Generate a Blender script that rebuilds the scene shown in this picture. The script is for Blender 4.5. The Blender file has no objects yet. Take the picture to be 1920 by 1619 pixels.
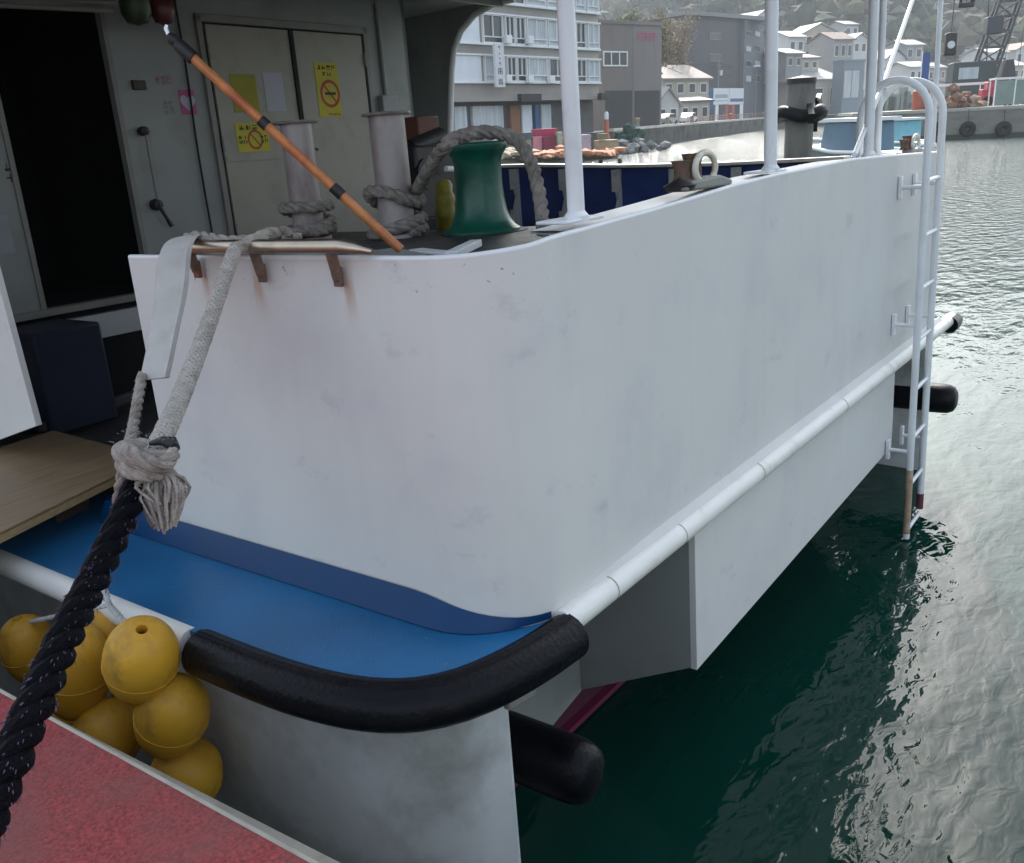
import bpy, bmesh, math, random
import numpy as np
from mathutils import Vector, Matrix
random.seed(7); rng=np.random.default_rng(7)
C=bpy.context.scene.collection
sc=bpy.context.scene
# ------------------------------------------------------------------ camera, sky, sun, exposure
W_,H_=1920.,1619.; cx,cy=960.,810.
F=1718.58
def n_(v): v=np.array(v,float); return v/np.linalg.norm(v)
_U=n_((2300-cx,cy-192,-F)); _V=n_((-1400-cx,cy-472,-F)); RS=np.array([_U,_V,np.cross(_U,_V)])   # the ship's own axes (it lies a little down by the stern)
_Z=n_((-.05*F,F,574)); _X=n_(_U-_Z*_U.dot(_Z)); RW=np.array([_X,np.cross(_Z,_X),_Z])             # level axes
Cs=np.array([0,0,2.8]); Cw=np.array([0,0,2.95]); Q=RW@RS.T
SHIP=Matrix([[*Q[0],0],[*Q[1],0],[*Q[2],0],[0,0,0,1]]); SHIP=Matrix.Translation(Vector(Cw))@SHIP@Matrix.Translation(-Vector(Cs))
def _at(R,Cc,px,py,x=None,y=None,z=None,d=None):
    r=R@np.array((px-cx,cy-py,-F))/F
    if x is not None:t=x/r[0]
    elif y is not None:t=y/r[1]
    elif z is not None:t=(z-Cc[2])/r[2]
    else:t=d
    return Vector(Cc+t*r)
def S(px,py,**k): return _at(RS,Cs,px,py,**k)
def Wd(px,py,**k): return _at(RW,Cw,px,py,**k)
cam=bpy.data.cameras.new('camera'); co=bpy.data.objects.new('camera',cam); C.objects.link(co); sc.camera=co
cam.sensor_width=36; cam.lens=F/W_*36; cam.sensor_fit='HORIZONTAL'; cam.clip_end=6000; cam.clip_start=.02
cam.shift_y=-.0003
m=Matrix([[RW[i][j] for j in range(3)] for i in range(3)]).to_4x4(); m.translation=Vector(Cw); co.matrix_world=m
sc.render.resolution_x=1024; sc.render.resolution_y=863
sc.view_settings.view_transform='Standard'; sc.view_settings.look='None'; sc.view_settings.gamma=1
sc.view_settings.exposure=.78
SUN_AZ=math.radians(27); SUN_EL=math.radians(37)      # azimuth from +x towards +y: behind the stern, off to the right
w=bpy.data.worlds.new('World'); sc.world=w; w.use_nodes=True; nt=w.node_tree; nt.nodes.clear()
sky=nt.nodes.new('ShaderNodeTexSky'); sky.sky_type='NISHITA'; sky.sun_disc=False
sky.sun_elevation=SUN_EL; sky.sun_rotation=math.pi/2-SUN_AZ; sky.dust_density=3; sky.air_density=1.2; sky.ozone_density=1
hs=nt.nodes.new('ShaderNodeHueSaturation'); hs.inputs['Saturation'].default_value=.5; hs.inputs['Value'].default_value=1.35
bg=nt.nodes.new('ShaderNodeBackground'); bg.inputs['Strength'].default_value=.15
ow=nt.nodes.new('ShaderNodeOutputWorld')
nt.links.new(sky.outputs[0],hs.inputs['Color']); tm=nt.nodes.new('ShaderNodeMix'); tm.data_type='RGBA'; tm.blend_type='MULTIPLY'; tm.inputs['Factor'].default_value=1; tm.inputs['B'].default_value=(.95,1.0,1.03,1); nt.links.new(hs.outputs[0],tm.inputs['A']); nt.links.new(tm.outputs['Result'],bg.inputs[0]); nt.links.new(bg.outputs[0],ow.inputs[0])
sl=bpy.data.lights.new('sun','SUN'); sl.energy=3.2; sl.angle=math.radians(2); sl.color=(1,.95,.87)
so=bpy.data.objects.new('sun',sl); C.objects.link(so)
sd=Vector((math.cos(SUN_EL)*math.cos(SUN_AZ),math.cos(SUN_EL)*math.sin(SUN_AZ),math.sin(SUN_EL)))
so.rotation_euler=sd.to_track_quat('Z','Y').to_euler(); so.location=(0,0,60)
# ------------------------------------------------------------------ materials
_m={}
def mat(name,col,rough=.5,metal=0,var=.12,scale=6,dirt=None,dscale=3,damt=.5,bump=0,bscale=40,spec=.5,coat=0,stretch=None,dthr=.5):
    if name in _m: return _m[name]
    M=bpy.data.materials.new(name); M.use_nodes=True; t=M.node_tree; L=t.links.new; N=t.nodes.new
    b=t.nodes['Principled BSDF']; b.inputs['Roughness'].default_value=rough; b.inputs['Metallic'].default_value=metal
    b.inputs['Specular IOR Level'].default_value=spec; b.inputs['Coat Weight'].default_value=coat
    tc=N('ShaderNodeTexCoord'); vec=tc.outputs['Object']
    if stretch:
        mp=N('ShaderNodeMapping'); mp.inputs['Scale'].default_value=stretch; L(vec,mp.inputs[0]); vec=mp.outputs[0]
    no=N('ShaderNodeTexNoise'); no.inputs['Scale'].default_value=scale; no.inputs['Detail'].default_value=5; L(vec,no.inputs['Vector'])
    mr=N('ShaderNodeMapRange'); mr.inputs['From Min'].default_value=.25; mr.inputs['From Max'].default_value=.75
    mr.inputs['To Min'].default_value=1-var; mr.inputs['To Max'].default_value=1+var; L(no.outputs[0],mr.inputs[0])
    mx=N('ShaderNodeMix'); mx.data_type='RGBA'; mx.blend_type='MULTIPLY'; mx.inputs['Factor'].default_value=1
    mx.inputs['A'].default_value=(*col,1); L(mr.outputs[0],mx.inputs['B']); out=mx.outputs['Result']
    if dirt:
        n2=N('ShaderNodeTexNoise'); n2.inputs['Scale'].default_value=dscale; n2.inputs['Detail'].default_value=7; n2.inputs['Roughness'].default_value=.62; L(vec,n2.inputs['Vector'])
        m2=N('ShaderNodeMapRange'); m2.inputs['From Min'].default_value=dthr; m2.inputs['From Max'].default_value=dthr+.22; m2.inputs['To Max'].default_value=damt; L(n2.outputs[0],m2.inputs[0])
        x2=N('ShaderNodeMix'); x2.data_type='RGBA'; L(m2.outputs[0],x2.inputs['Factor']); L(out,x2.inputs['A']); x2.inputs['B'].default_value=(*dirt,1); out=x2.outputs['Result']
    L(out,b.inputs['Base Color'])
    rr=N('ShaderNodeMapRange'); rr.inputs['To Min'].default_value=max(0,rough-.1); rr.inputs['To Max'].default_value=min(1,rough+.12); L(no.outputs[0],rr.inputs[0]); L(rr.outputs[0],b.inputs['Roughness'])
    if bump:
        n3=N('ShaderNodeTexNoise'); n3.inputs['Scale'].default_value=bscale; n3.inputs['Detail'].default_value=4; L(vec,n3.inputs['Vector'])
        bp=N('ShaderNodeBump'); bp.inputs['Strength'].default_value=bump; bp.inputs['Distance'].default_value=.02; L(n3.outputs[0],bp.inputs['Height']); L(bp.outputs[0],b.inputs['Normal'])
    _m[name]=M; return M
def hullmat():
    """gloss white hull paint: broad dull patches, scuffs, run-down streaks, rust under the three brackets"""
    M=mat('hull_paint',(.655,.64,.62),.6,0,.05,1.3,dirt=(.42,.40,.47),dscale=1.7,damt=.26,dthr=.5,bump=.05,bscale=2.2,spec=.2)
    t=M.node_tree; L=t.links.new; N=t.nodes.new; b=t.nodes['Principled BSDF']
    src=b.inputs['Base Color'].links[0].from_socket
    tc=N('ShaderNodeTexCoord'); sp=N('ShaderNodeSeparateXYZ'); L(tc.outputs['Object'],sp.inputs[0])
    def mth(op,a,b_=None,c=None):
        q=N('ShaderNodeMath'); q.operation=op
        for i,v in enumerate((a,b_,c)):
            if v is None: continue
            if isinstance(v,(int,float)): q.inputs[i].default_value=v
            else: L(v,q.inputs[i])
        return q.outputs[0]
    def layer(src,fac,col):
        x=N('ShaderNodeMix'); x.data_type='RGBA'; L(fac,x.inputs['Factor']); L(src,x.inputs['A']); x.inputs['B'].default_value=(*col,1); return x.outputs['Result']
    # vertical streaks
    mp=N('ShaderNodeMapping'); mp.inputs['Scale'].default_value=(5,5,.35); L(tc.outputs['Object'],mp.inputs[0])
    ns=N('ShaderNodeTexNoise'); ns.inputs['Scale'].default_value=3; ns.inputs['Detail'].default_value=4; L(mp.outputs[0],ns.inputs['Vector'])
    st=N('ShaderNodeMapRange'); st.inputs['From Min'].default_value=.52; st.inputs['From Max'].default_value=.75; st.inputs['To Max'].default_value=.13; L(ns.outputs[0],st.inputs[0])
    src=layer(src,st.outputs[0],(.50,.50,.47))
    # dark scuffs
    nz=N('ShaderNodeTexNoise'); nz.inputs['Scale'].default_value=5; nz.inputs['Detail'].default_value=8; nz.inputs['Roughness'].default_value=.7
    mp2=N('ShaderNodeMapping'); mp2.inputs['Scale'].default_value=(.7,.7,1.1); L(tc.outputs['Object'],mp2.inputs[0]); L(mp2.outputs[0],nz.inputs['Vector'])
    m3=N('ShaderNodeMapRange'); m3.inputs['From Min'].default_value=.59; m3.inputs['From Max'].default_value=.72; m3.inputs['To Max'].default_value=.30; L(nz.outputs[0],m3.inputs[0])
    src=layer(src,m3.outputs[0],(.25,.25,.33))
    # chipped marks near the top of the side
    nc=N('ShaderNodeTexNoise'); nc.inputs['Scale'].default_value=38; nc.inputs['Detail'].default_value=3; L(tc.outputs['Object'],nc.inputs['Vector'])
    cm=mth('GREATER_THAN',nc.outputs[0],.70); cm=mth('MULTIPLY',cm,mth('LESS_THAN',mth('ABSOLUTE',mth('SUBTRACT',sp.outputs[2],2.46)),.045)); cm=mth('MULTIPLY',cm,mth('LESS_THAN',sp.outputs[0],-2.55)); cm=mth('MULTIPLY',cm,.55)
    src=layer(src,cm,(.10,.09,.09))
    # rust below the brackets, on the ship's side only (object origin is the ship's base point)
    fr=None
    for (by,bz) in RUST:
        dy=mth('SUBTRACT',sp.outputs[1],by); dz=mth('SUBTRACT',bz,sp.outputs[2])
        wob=mth('MULTIPLY',mth('SUBTRACT',ns.outputs[0],.5),.12)
        wy=mth('DIVIDE',mth('ABSOLUTE',mth('ADD',mth('ADD',dy,mth('MULTIPLY',dz,.12)),wob)),mth('MULTIPLY_ADD',mth('ABSOLUTE',dz),.22,.03))
        a=mth('SUBTRACT',1,wy); a=mth('MAXIMUM',a,0)
        fz=mth('MAXIMUM',mth('SUBTRACT',1,mth('DIVIDE',mth('ABSOLUTE',mth('SUBTRACT',dz,.02)),.15)),0)
        fz=mth('MULTIPLY',fz,fz); v=mth('MULTIPLY',a,fz); fr=v if fr is None else mth('ADD',fr,v)
    onside=mth('LESS_THAN',sp.outputs[0],-2.7)
    fr=mth('MINIMUM',mth('MULTIPLY',mth('MULTIPLY',fr,onside),.75),.5)
    src=layer(src,fr,(.42,.19,.07))
    L(src,b.inputs['Base Color']); return M
def plain(name,col,rough=.6,**k): return mat(name,col,rough,**k)
# ------------------------------------------------------------------ mesh helpers
SHIPROOTS=[]
def thing(name,label,cat,loc=(0,0,0),group=None,ship=False,rotz=0):
    o=bpy.data.objects.new(name,None); C.objects.link(o); o.location=Vector(loc); o.rotation_euler=(0,0,rotz); o.empty_display_size=.2
    o['label']=label; o['category']=cat
    if group:o['group']=group
    if ship:SHIPROOTS.append(o)
    return o
def base(o):
    p=Vector((0,0,0))
    while o is not None: p+=o.location; o=o.parent
    return p
class MB:
    def __init__(s): s.v=[]; s.f=[]; s.sm=[]
    def add(s,v,f,sm=False):
        k=len(s.v); s.v+= [Vector(p) for p in v]; s.f+=[tuple(i+k for i in q) for q in f]; s.sm+=[sm]*len(f); return s
    def box(s,a,b):
        x0,y0,z0=a;x1,y1,z1=b
        return s.add([(x0,y0,z0),(x1,y0,z0),(x1,y1,z0),(x0,y1,z0),(x0,y0,z1),(x1,y0,z1),(x1,y1,z1),(x0,y1,z1)],
          [(0,3,2,1),(4,5,6,7),(0,1,5,4),(1,2,6,5),(2,3,7,6),(3,0,4,7)])
    def bar(s,p,q,w,h,up=(0,0,1)):
        p=Vector(p);q=Vector(q);d=(q-p).normalized();u=Vector(up);a=d.cross(u)
        if a.length<1e-4:a=d.cross(Vector((1,0,0)))
        a.normalize();b=a.cross(d).normalized();a=a*w/2;b=b*h/2
        v=[p-a-b,p+a-b,p+a+b,p-a+b,q-a-b,q+a-b,q+a+b,q-a+b]
        return s.add(v,[(0,1,2,3),(7,6,5,4),(4,5,1,0),(5,6,2,1),(6,7,3,2),(7,4,0,3)])
    def tube(s,pts,r,n=12,caps=True,closed=False):
        pts=[Vector(p) for p in pts]; N=len(pts)
        rs=r if isinstance(r,(list,tuple)) else [r]*N
        fr=frames(pts,closed); v=[];f=[]
        for i,(p,(t,a,b)) in enumerate(zip(pts,fr)):
            for k in range(n):
                an=2*math.pi*k/n; v.append(p+(a*math.cos(an)+b*math.sin(an))*rs[i])
        M=N if closed else N-1
        for i in range(M):
            j=(i+1)%N
            for k in range(n): f.append((i*n+k,i*n+(k+1)%n,j*n+(k+1)%n,j*n+k))
        s.add(v,f,True)
        if caps and not closed:
            s.add(v[:n],[tuple(range(n))[::-1]]); s.add(v[-n:],[tuple(range(n))])
        return s
    def cyl(s,p,q,r,r2=None,n=20): return s.tube([p,q],[r,r if r2 is None else r2],n)
    def lathe(s,c,prof,n=28,axis=(0,0,1)):
        c=Vector(c);ax=Vector(axis).normalized();a=ax.orthogonal().normalized();b=ax.cross(a);v=[];f=[]
        for (r,h) in prof:
            for k in range(n):
                an=2*math.pi*k/n; v.append(c+ax*h+(a*math.cos(an)+b*math.sin(an))*max(r,1e-4))
        for i in range(len(prof)-1):
            for k in range(n): f.append((i*n+k,i*n+(k+1)%n,(i+1)*n+(k+1)%n,(i+1)*n+k))
        return s.add(v,f,True)
    def prism(s,poly,d):
        """planar polygon (3-D points) pushed by vector d"""
        poly=[Vector(p) for p in poly];d=Vector(d);n=len(poly);v=poly+[p+d for p in poly]
        f=[tuple(range(n))[::-1],tuple(range(n,2*n))]+[(i,(i+1)%n,n+(i+1)%n,n+i) for i in range(n)]
        return s.add(v,f)
    def wall(s,path,zt,zb,th):
        """sheet following a plan path (x,y), tops zt[i], bottoms zb[i], thickness th inboard (left of travel)"""
        n=len(path);o=offset(path,th);v=[]
        for i,(p,q) in enumerate(zip(path,o)):
            v+=[(p[0],p[1],zb[i]),(p[0],p[1],zt[i]),(q[0],q[1],zt[i]),(q[0],q[1],zb[i])]
        k=len(s.v)
        a=[];b=[]
        for i in range(n-1):
            e=4*i;g=e+4
            a+=[(e,g,g+1,e+1),(g+2,g+3,e+3,e+2)]; b+=[(e+1,g+1,g+2,e+2),(e+3,g+3,g,e)]
        b+=[(0,1,2,3),(4*n-1,4*n-2,4*n-3,4*n-4)]
        s.v+=[Vector(p) for p in v]; s.f+=[tuple(i+k for i in q) for q in a+b]; s.sm+=[True]*len(a)+[False]*len(b)
        return s
    def build(s,name,mt,parent=None,bevel=0,label=None,local=False,wn=False):
        me=bpy.data.meshes.new(name); o0=Vector((0,0,0)) if (local or parent is None) else base(parent)
        me.from_pydata([tuple(p-o0) for p in s.v],[],s.f)
        me.polygons.foreach_set('use_smooth',s.sm); me.materials.append(mt)
        bm=bmesh.new(); bm.from_mesh(me); bmesh.ops.recalc_face_normals(bm,faces=bm.faces)
        bm.to_mesh(me); bm.free(); me.set_sharp_from_angle(angle=math.radians(38)); me.update()
        o=bpy.data.objects.new(name,me); C.objects.link(o); o.parent=parent
        if bevel:
            b=o.modifiers.new('bevel','BEVEL'); b.width=bevel; b.segments=2; b.limit_method='ANGLE'; b.angle_limit=math.radians(40)
        if label:o['label']=label
        return o
def frames(pts,closed=False):
    N=len(pts);out=[];prev=None
    for i in range(N):
        if closed:t=pts[(i+1)%N]-pts[i-1]
        else:t=pts[min(i+1,N-1)]-pts[max(i-1,0)]
        t=t.normalized() if t.length>1e-9 else Vector((0,0,1))
        if prev is None:a=t.orthogonal().normalized()
        else:
            a=prev-t*prev.dot(t); a=a.normalized() if a.length>1e-6 else t.orthogonal().normalized()
        prev=a; out.append((t,a,t.cross(a)))
    return out
def offset(path,th):
    o=[];n=len(path)
    for i in range(n):
        a=Vector(path[max(i-1,0)][:2]);b=Vector(path[min(i+1,n-1)][:2]);t=(b-a).normalized();nn=Vector((-t.y,t.x))
        o.append((path[i][0]+nn.x*th,path[i][1]+nn.y*th))
    return o
def smooth(pts,step=.02):
    pts=[Vector(p) for p in pts];P=[pts[0]*2-pts[1]]+pts+[pts[-1]*2-pts[-2]];out=[]
    for i in range(1,len(P)-2):
        n=max(2,int((P[i+1]-P[i]).length/step))
        for k in range(n):
            t=k/n;a,b,c,d=P[i-1:i+3]
            out.append(.5*((2*b)+(c-a)*t+(2*a-5*b+4*c-d)*t*t+(3*b-a-3*c+d)*t**3))
    out.append(pts[-1]);return out
def rope(mb,pts,r,pitch=None,n=3,seg=7,step=None,noise=0.,fuzz=0):
    """laid rope: n strands wound round the path"""
    pitch=pitch or r*7; step=step or r*.35
    c=smooth(pts,step);fr=frames(c);s=0;ss=[0]
    for i in range(1,len(c)): s+=(c[i]-c[i-1]).length; ss.append(s)
    for k in range(n):
        P=[]
        for p,(t,a,b),q in zip(c,fr,ss):
            an=2*math.pi*(q/pitch+k/n)
            P.append(p+(a*math.cos(an)+b*math.sin(an))*r*.46)
        rr=r*.56
        mb.tube(P,[rr*(1+noise*random.uniform(-1,1)) for _ in P],seg)
    return c
def arc2(c,r,a0,a1,n): return [(c[0]+r*math.cos(math.radians(a0+(a1-a0)*i/n)),c[1]+r*math.sin(math.radians(a0+(a1-a0)*i/n))) for i in range(n+1)]
def fibres(mb,path,r,n,seed=1,ln=.012):
    q_=random.Random(seed); c_=smooth(path,.01)
    for _ in range(n):
        k_=q_.randrange(0,len(c_)-1); t=(c_[k_+1]-c_[k_]).normalized(); a=t.orthogonal().normalized(); b_=t.cross(a); an=q_.uniform(0,6.28); e=a*math.cos(an)+b_*math.sin(an); p_=c_[k_]+e*r*.95
        mb.tube([p_,p_+e*q_.uniform(.002,.006)+t*q_.uniform(-1,1)*ln],[.0007,.0004],3,caps=False)
BB=Vector((5,1.65,0))
RUST=[(S(480,530,x=2.07).y-BB.y+.02,S(495,530,x=2.07).z),(S(640,540,x=2.07).y-BB.y+.0,S(640,540,x=2.07).z),(S(372,520,x=2.07).y-BB.y,S(372,520,x=2.07).z)]
hull=hullmat()
M_lip=mat('white_paint_edge',(.74,.74,.75),.35,var=.06)
M_white=mat('white_gloss_paint',(.74,.75,.77),.35,var=.07,dirt=(.45,.38,.28),dscale=9,damt=.35,dthr=.6)
M_rail=mat('rub_rail_paint',(.78,.76,.72),.4,var=.06,dirt=(.42,.34,.26),dscale=7,damt=.5,dthr=.55,bump=.12,bscale=12)
M_blue=mat('blue_deck_paint',(.012,.12,.28),.36,var=.25,scale=2.2,dirt=(.13,.25,.38),dscale=30,damt=.9,dthr=.62,bump=.15,bscale=90,spec=.45)
M_blue2=mat('dark_blue_kick_plate',(.003,.040,.125),.4,var=.12,scale=4,spec=.25)
M_rub=mat('black_rubber',(.004,.004,.006),.33,var=.25,scale=12,dirt=(.03,.028,.033),dscale=18,damt=.4,dthr=.6,spec=.16,bump=.2,bscale=60)
M_skirt=mat('dull_white_hull_paint',(.56,.57,.57),.5,var=.12,scale=3,dirt=(.17,.155,.12),dscale=1.6,damt=.75,dthr=.44,bump=.1,bscale=5)  # hull dirt, made heavier to stand in for shade in the quay gap
M_red=mat('magenta_antifouling',(.065,.006,.024),.6,var=.3,scale=4,dirt=(.03,.01,.02),dscale=5,damt=.8,dthr=.5)
M_dark=mat('dark_wet_deck',(.022,.024,.03),.45,var=.4,scale=8,dirt=(.08,.075,.07),dscale=14,damt=.7,dthr=.52,bump=.3,bscale=30)
M_navy=mat('navy_bulwark_paint',(.012,.04,.19),.4,var=.25,scale=4,dirt=(.01,.012,.03),dscale=3,damt=.5)
M_blk=mat('black_iron',(.012,.011,.012),.5,var=.3,scale=20)
M_steel=mat('stained_steel_tube',(.50,.43,.34),.3,1,var=.15,scale=14,dirt=(.20,.11,.06),dscale=8,damt=.5,dthr=.55)
M_rust=mat('rusted_bracket',(.13,.085,.065),.75,var=.4,scale=20,dirt=(.30,.10,.03),dscale=25,damt=.8,dthr=.5,bump=.4,bscale=80)
M_boll=mat('worn_pink_bollard_paint',(.37,.32,.315),.35,var=.2,scale=5,dirt=(.16,.10,.10),dscale=5,damt=.85,dthr=.46,stretch=(1,1,.35),bump=.1)
M_green=mat('green_capstan_paint',(.003,.085,.055),.3,var=.15,scale=5,dirt=(.003,.04,.03),dscale=9,damt=.7,bump=.1,bscale=30)
M_bulk=mat('grey_white_bulkhead_paint',(.27,.28,.27),.5,var=.08,scale=3,dirt=(.16,.15,.135),dscale=2.5,damt=.5)
M_door=mat('cream_door_paint',(.31,.29,.24),.45,var=.07,scale=2,dirt=(.17,.15,.12),dscale=3,damt=.5)
M_frame=mat('grey_door_frame',(.22,.21,.19),.5,var=.15)
M_gap=mat('dark_door_gap',(.012,.012,.012),.8,var=.2)
M_void=mat('unlit_room_lining',(.006,.006,.007),.9,var=.2)  # near-black colour carries the darkness of unlit spaces
M_rope=mat('weathered_beige_rope',(.42,.37,.33),.95,var=.25,scale=30,dirt=(.20,.16,.14),dscale=14,damt=.7,dthr=.48,bump=.6,bscale=250,spec=.15)
M_ropeg=mat('old_grey_rope',(.33,.29,.26),.95,var=.3,scale=30,dirt=(.12,.10,.09),dscale=12,damt=.8,dthr=.48,bump=.6,bscale=250,spec=.15)
M_ropeb=mat('black_poly_rope',(.0035,.0035,.006),.45,var=.5,scale=40,dirt=(.03,.012,.028),dscale=30,damt=.6,dthr=.62,bump=.5,bscale=200,spec=.05)
M_canvas=mat('canvas_sleeve',(.52,.49,.46),.85,var=.08,scale=5,dirt=(.34,.30,.27),dscale=6,damt=.6,bump=.25,bscale=160,spec=.2)
M_yel=mat('yellow_float_plastic',(.66,.34,.02),.55,var=.2,scale=5,dirt=(.20,.11,.03),dscale=6,damt=.85,dthr=.47,bump=.15,bscale=18)
M_wood=mat('varnished_plank',(.23,.155,.085),.5,var=.25,scale=3,dirt=(.12,.075,.04),dscale=2.5,damt=.6,stretch=(1,12,12),bump=.12,bscale=12)
M_woode=mat('plank_edge',(.36,.25,.12),.6,var=.2,scale=8,stretch=(1,10,10))
M_bamb=mat('orange_pole_varnish',(.52,.19,.06),.38,var=.3,scale=12,dirt=(.36,.07,.03),dscale=9,damt=.8,dthr=.46)
# ================================================================== THE SHIP (ship axes: x across the stern, y forward, z up)
ferry=thing('ferry','white ship with a blue side ledge moored stern quarter towards the quay','ship',BB,ship=True)
def topz(x,y):
    xs=[1.9,2.0,2.15]+[2.316, 2.435, 2.653, 2.782, 2.959, 3.146, 3.44, 3.836, 4.335, 5.469, 6.607, 7.838]; zs=[2.512,2.512,2.514]+[2.525, 2.539, 2.546, 2.552, 2.559, 2.567, 2.581, 2.603, 2.619, 2.634, 2.614, 2.584]
    return float(np.interp(x,xs,zs))
R=.31
path=[(2.1,3.52-.04*i*1.0) for i in range(0,39,3)]
path=[(2.1,3.52),(2.1,3.1),(2.1,2.7),(2.1,2.3)]+arc2((2.1+R,1.65+R),R,180,270,20)+[(x,1.65) for x in np.arange(2.5,7.55,.1)]+arc2((7.9-R,1.65+R),R,270,360,12)+[(7.9,2.4)]
zt=[topz(*p) for p in path]; zb=[1.2]*len(path)
MB().wall(path,zt,zb,.022).build('bulwark',hull,ferry)
po=offset(path,.011)
MB().tube([(p[0],p[1],z+.003) for p,z in zip(po,zt)],.0115,10).build('bulwark_cap',M_lip,ferry)
# forward port side bulwark, navy inside, and its white outside
pp=[(7.9,y) for y in (2.42,3.5,4.5,5.5,6.7,9,12)]
zp=[2.575,2.585,2.62,2.68,2.72,2.8,2.9]
MB().wall(pp,zp,[1.2]*7,.02).build('port_bulwark',M_navy,ferry)
v=[]
for x in np.arange(2.60,7.6,.1):
    v.append(((x,1.672,topz(x,0)+.004),(x,1.86,topz(x,0)+.006)))
mb=MB(); V_=[];F_=[]
for a_,b_ in v: V_+=[a_,b_,(b_[0],b_[1],b_[2]-.012),(a_[0],a_[1],a_[2]-.012)]
for i in range(len(v)-1):
    e=4*i; F_+=[(e,e+4,e+5,e+1),(e+1,e+5,e+6,e+2),(e+2,e+6,e+7,e+3),(e+3,e+7,e+4,e)]
mb.add(V_,F_).build('bulwark_flange',M_lip,ferry)
mb=MB()
for i in range(6): mb.bar((7.86,pp[i][1],zp[i]+.012),(7.86,pp[i+1][1],zp[i+1]+.012),.17,.028)
mb.build('cap_rail',mat('cream_cap_rail',(.62,.60,.55),.45,var=.12,dirt=(.3,.25,.18),dscale=6,damt=.6),ferry,bevel=.004)
def pz(y): return float(np.interp(y,[p[1] for p in pp],zp))
for k,y in enumerate((2.75,3.35,3.95,4.55,5.15,5.75,6.35)):
    z=pz(y); m_=MB().prism([(7.878,y-.018,z-.02),(7.80,y-.018,z-.02),(7.80,y-.018,z-.20),(7.835,y-.018,z-.30),(7.78,y-.018,z-.42),(7.74,y-.018,z-1.0),(7.878,y-.018,z-1.0)],(0,.036,0))
    m_.bar((7.80,y,z-.02),(7.80,y,z-.22),.09,.012,up=(1,0,0)); m_.bar((7.775,y,z-.42),(7.74,y,z-1.0),.09,.012,up=(1,0,0))
    m_.build('stiffener',mat('pale_stiffener_paint',(.46,.46,.48),.5,var=.1,dirt=(.1,.09,.09),dscale=6,damt=.6),ferry)
# blue ledge with raised inner kick
outer=[(1.62,6.2),(1.61,4.5),(1.605,3.4),(1.605,2.75),(1.61,2.35),(1.63,2.12),(1.675,1.93),(1.75,1.80),(1.86,1.715),(2.0,1.665),(2.15,1.635),(2.33,1.618)]
outer=[(p.x,p.y) for p in smooth([Vector((*p,0)) for p in outer],.05)]
inner=[(2.095,6.2),(2.095,4.5),(2.095,3.4),(2.095,2.4),(2.095,2.1)]+arc2((2.1+R,1.65+R),R+.004,180,262,12)
def resample(p,n):
    p=np.array(p);d=np.r_[0,np.cumsum(np.hypot(*np.diff(p,axis=0).T))];t=np.linspace(0,d[-1],n);return list(zip(np.interp(t,d,p[:,0]),np.interp(t,d,p[:,1])))
o2=resample(outer,90); i2=resample(inner,90)
v=[];f=[]
for a,b in zip(o2,i2):
    v+=[(a[0],a[1],1.268),(b[0],b[1],1.262),(b[0],b[1],1.18),(a[0],a[1],1.18)]
for i in range(89):
    e=4*i;g=e+4; f+=[(e,e+1,g+1,g),(e+3,e,g,g+3),(e+2,e+3,g+3,g+2)]
MB().add(v,f).build('side_ledge',M_blue,ferry)
# kick plate: sloping blue band at the foot of the bulwark
kin=resample([(2.092,4.1),(2.092,2.4),(2.092,2.1)]+arc2((2.1+R,1.65+R),R+.006,180,250,12),60)
v=[];f=[]
for i,p in enumerate(kin):
    q=offset(kin,-.055)[i]; tap=min(1,max(0,(58-i)/9.)); tap=tap*tap*(3-2*tap); th_=min(1,max(0,(59-i)/13.)); th_=.28+.72*th_*th_*(3-2*th_)
    v+=[(p[0],p[1],1.262+.10*th_+.004),(p[0]+(q[0]-p[0])*tap,p[1]+(q[1]-p[1])*tap,1.268)]
for i in range(59): f.append((2*i,2*i+1,2*i+3,2*i+2))
MB().add(v,f,True).build('kick_plate',M_blue2,ferry)
# rub rail: white run forward along the ledge, and along the transom
zr=1.222
fend=[p for p in outer if p[1]<=2.72]; fwd=[p for p in outer if p[1]>2.70]
def off(ps,d): return offset(ps,d)
MB().tube([(p[0]-.0,p[1],zr) for p in fwd],.052,14).build('rub_rail',M_rail,ferry)
rr_=MB().tube([(x,1.632,zr+.022) for x in np.linspace(2.32,8.20,60)],.050,16).build('rub_rail',M_rail,ferry)
v_=[];f_=[]
for x_,h_t,yo in ((2.36,1.285,1.606),(2.55,1.302,1.602),(3.0,1.322,1.599),(5.0,1.324,1.599),(7.84,1.324,1.599)):
    v_+=[(x_,1.652,h_t),(x_,1.645,h_t),(x_,1.618,1.288),(x_,yo,1.272),(x_,1.652,1.26)]
for i in range(4):
    for k in range(5): f_.append((5*i+k,5*i+(k+1)%5,5*i+5+(k+1)%5,5*i+5+k))
f_+=[(0,1,2,3,4),(24,23,22,21,20)]
MB().add(v_,f_,True).build('rail_fairing',hull,rr_)
for xj in (2.62,3.18,4.02,5.3):
    MB().tube([(xj,1.632,zr+.022),(xj+.006,1.632,zr+.022)],.0512,16).build('weld_joint',mat('grey_weld_line',(.34,.30,.26),.7,var=.3),rr_)
mb=MB(); ff=off(fend,-.008)
mb.tube([(p[0],p[1],1.202) for p in ff],[.083]*(len(ff)),20)
mb.tube([(p[0],p[1],1.252) for p in off(fend,-.004)],.036,12); mb.tube([(p[0],p[1],1.148) for p in off(fend,.015)],.04,12)
mb.build('corner_fender',M_rub,ferry,label='black rubber fender round the corner of the ledge')
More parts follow.
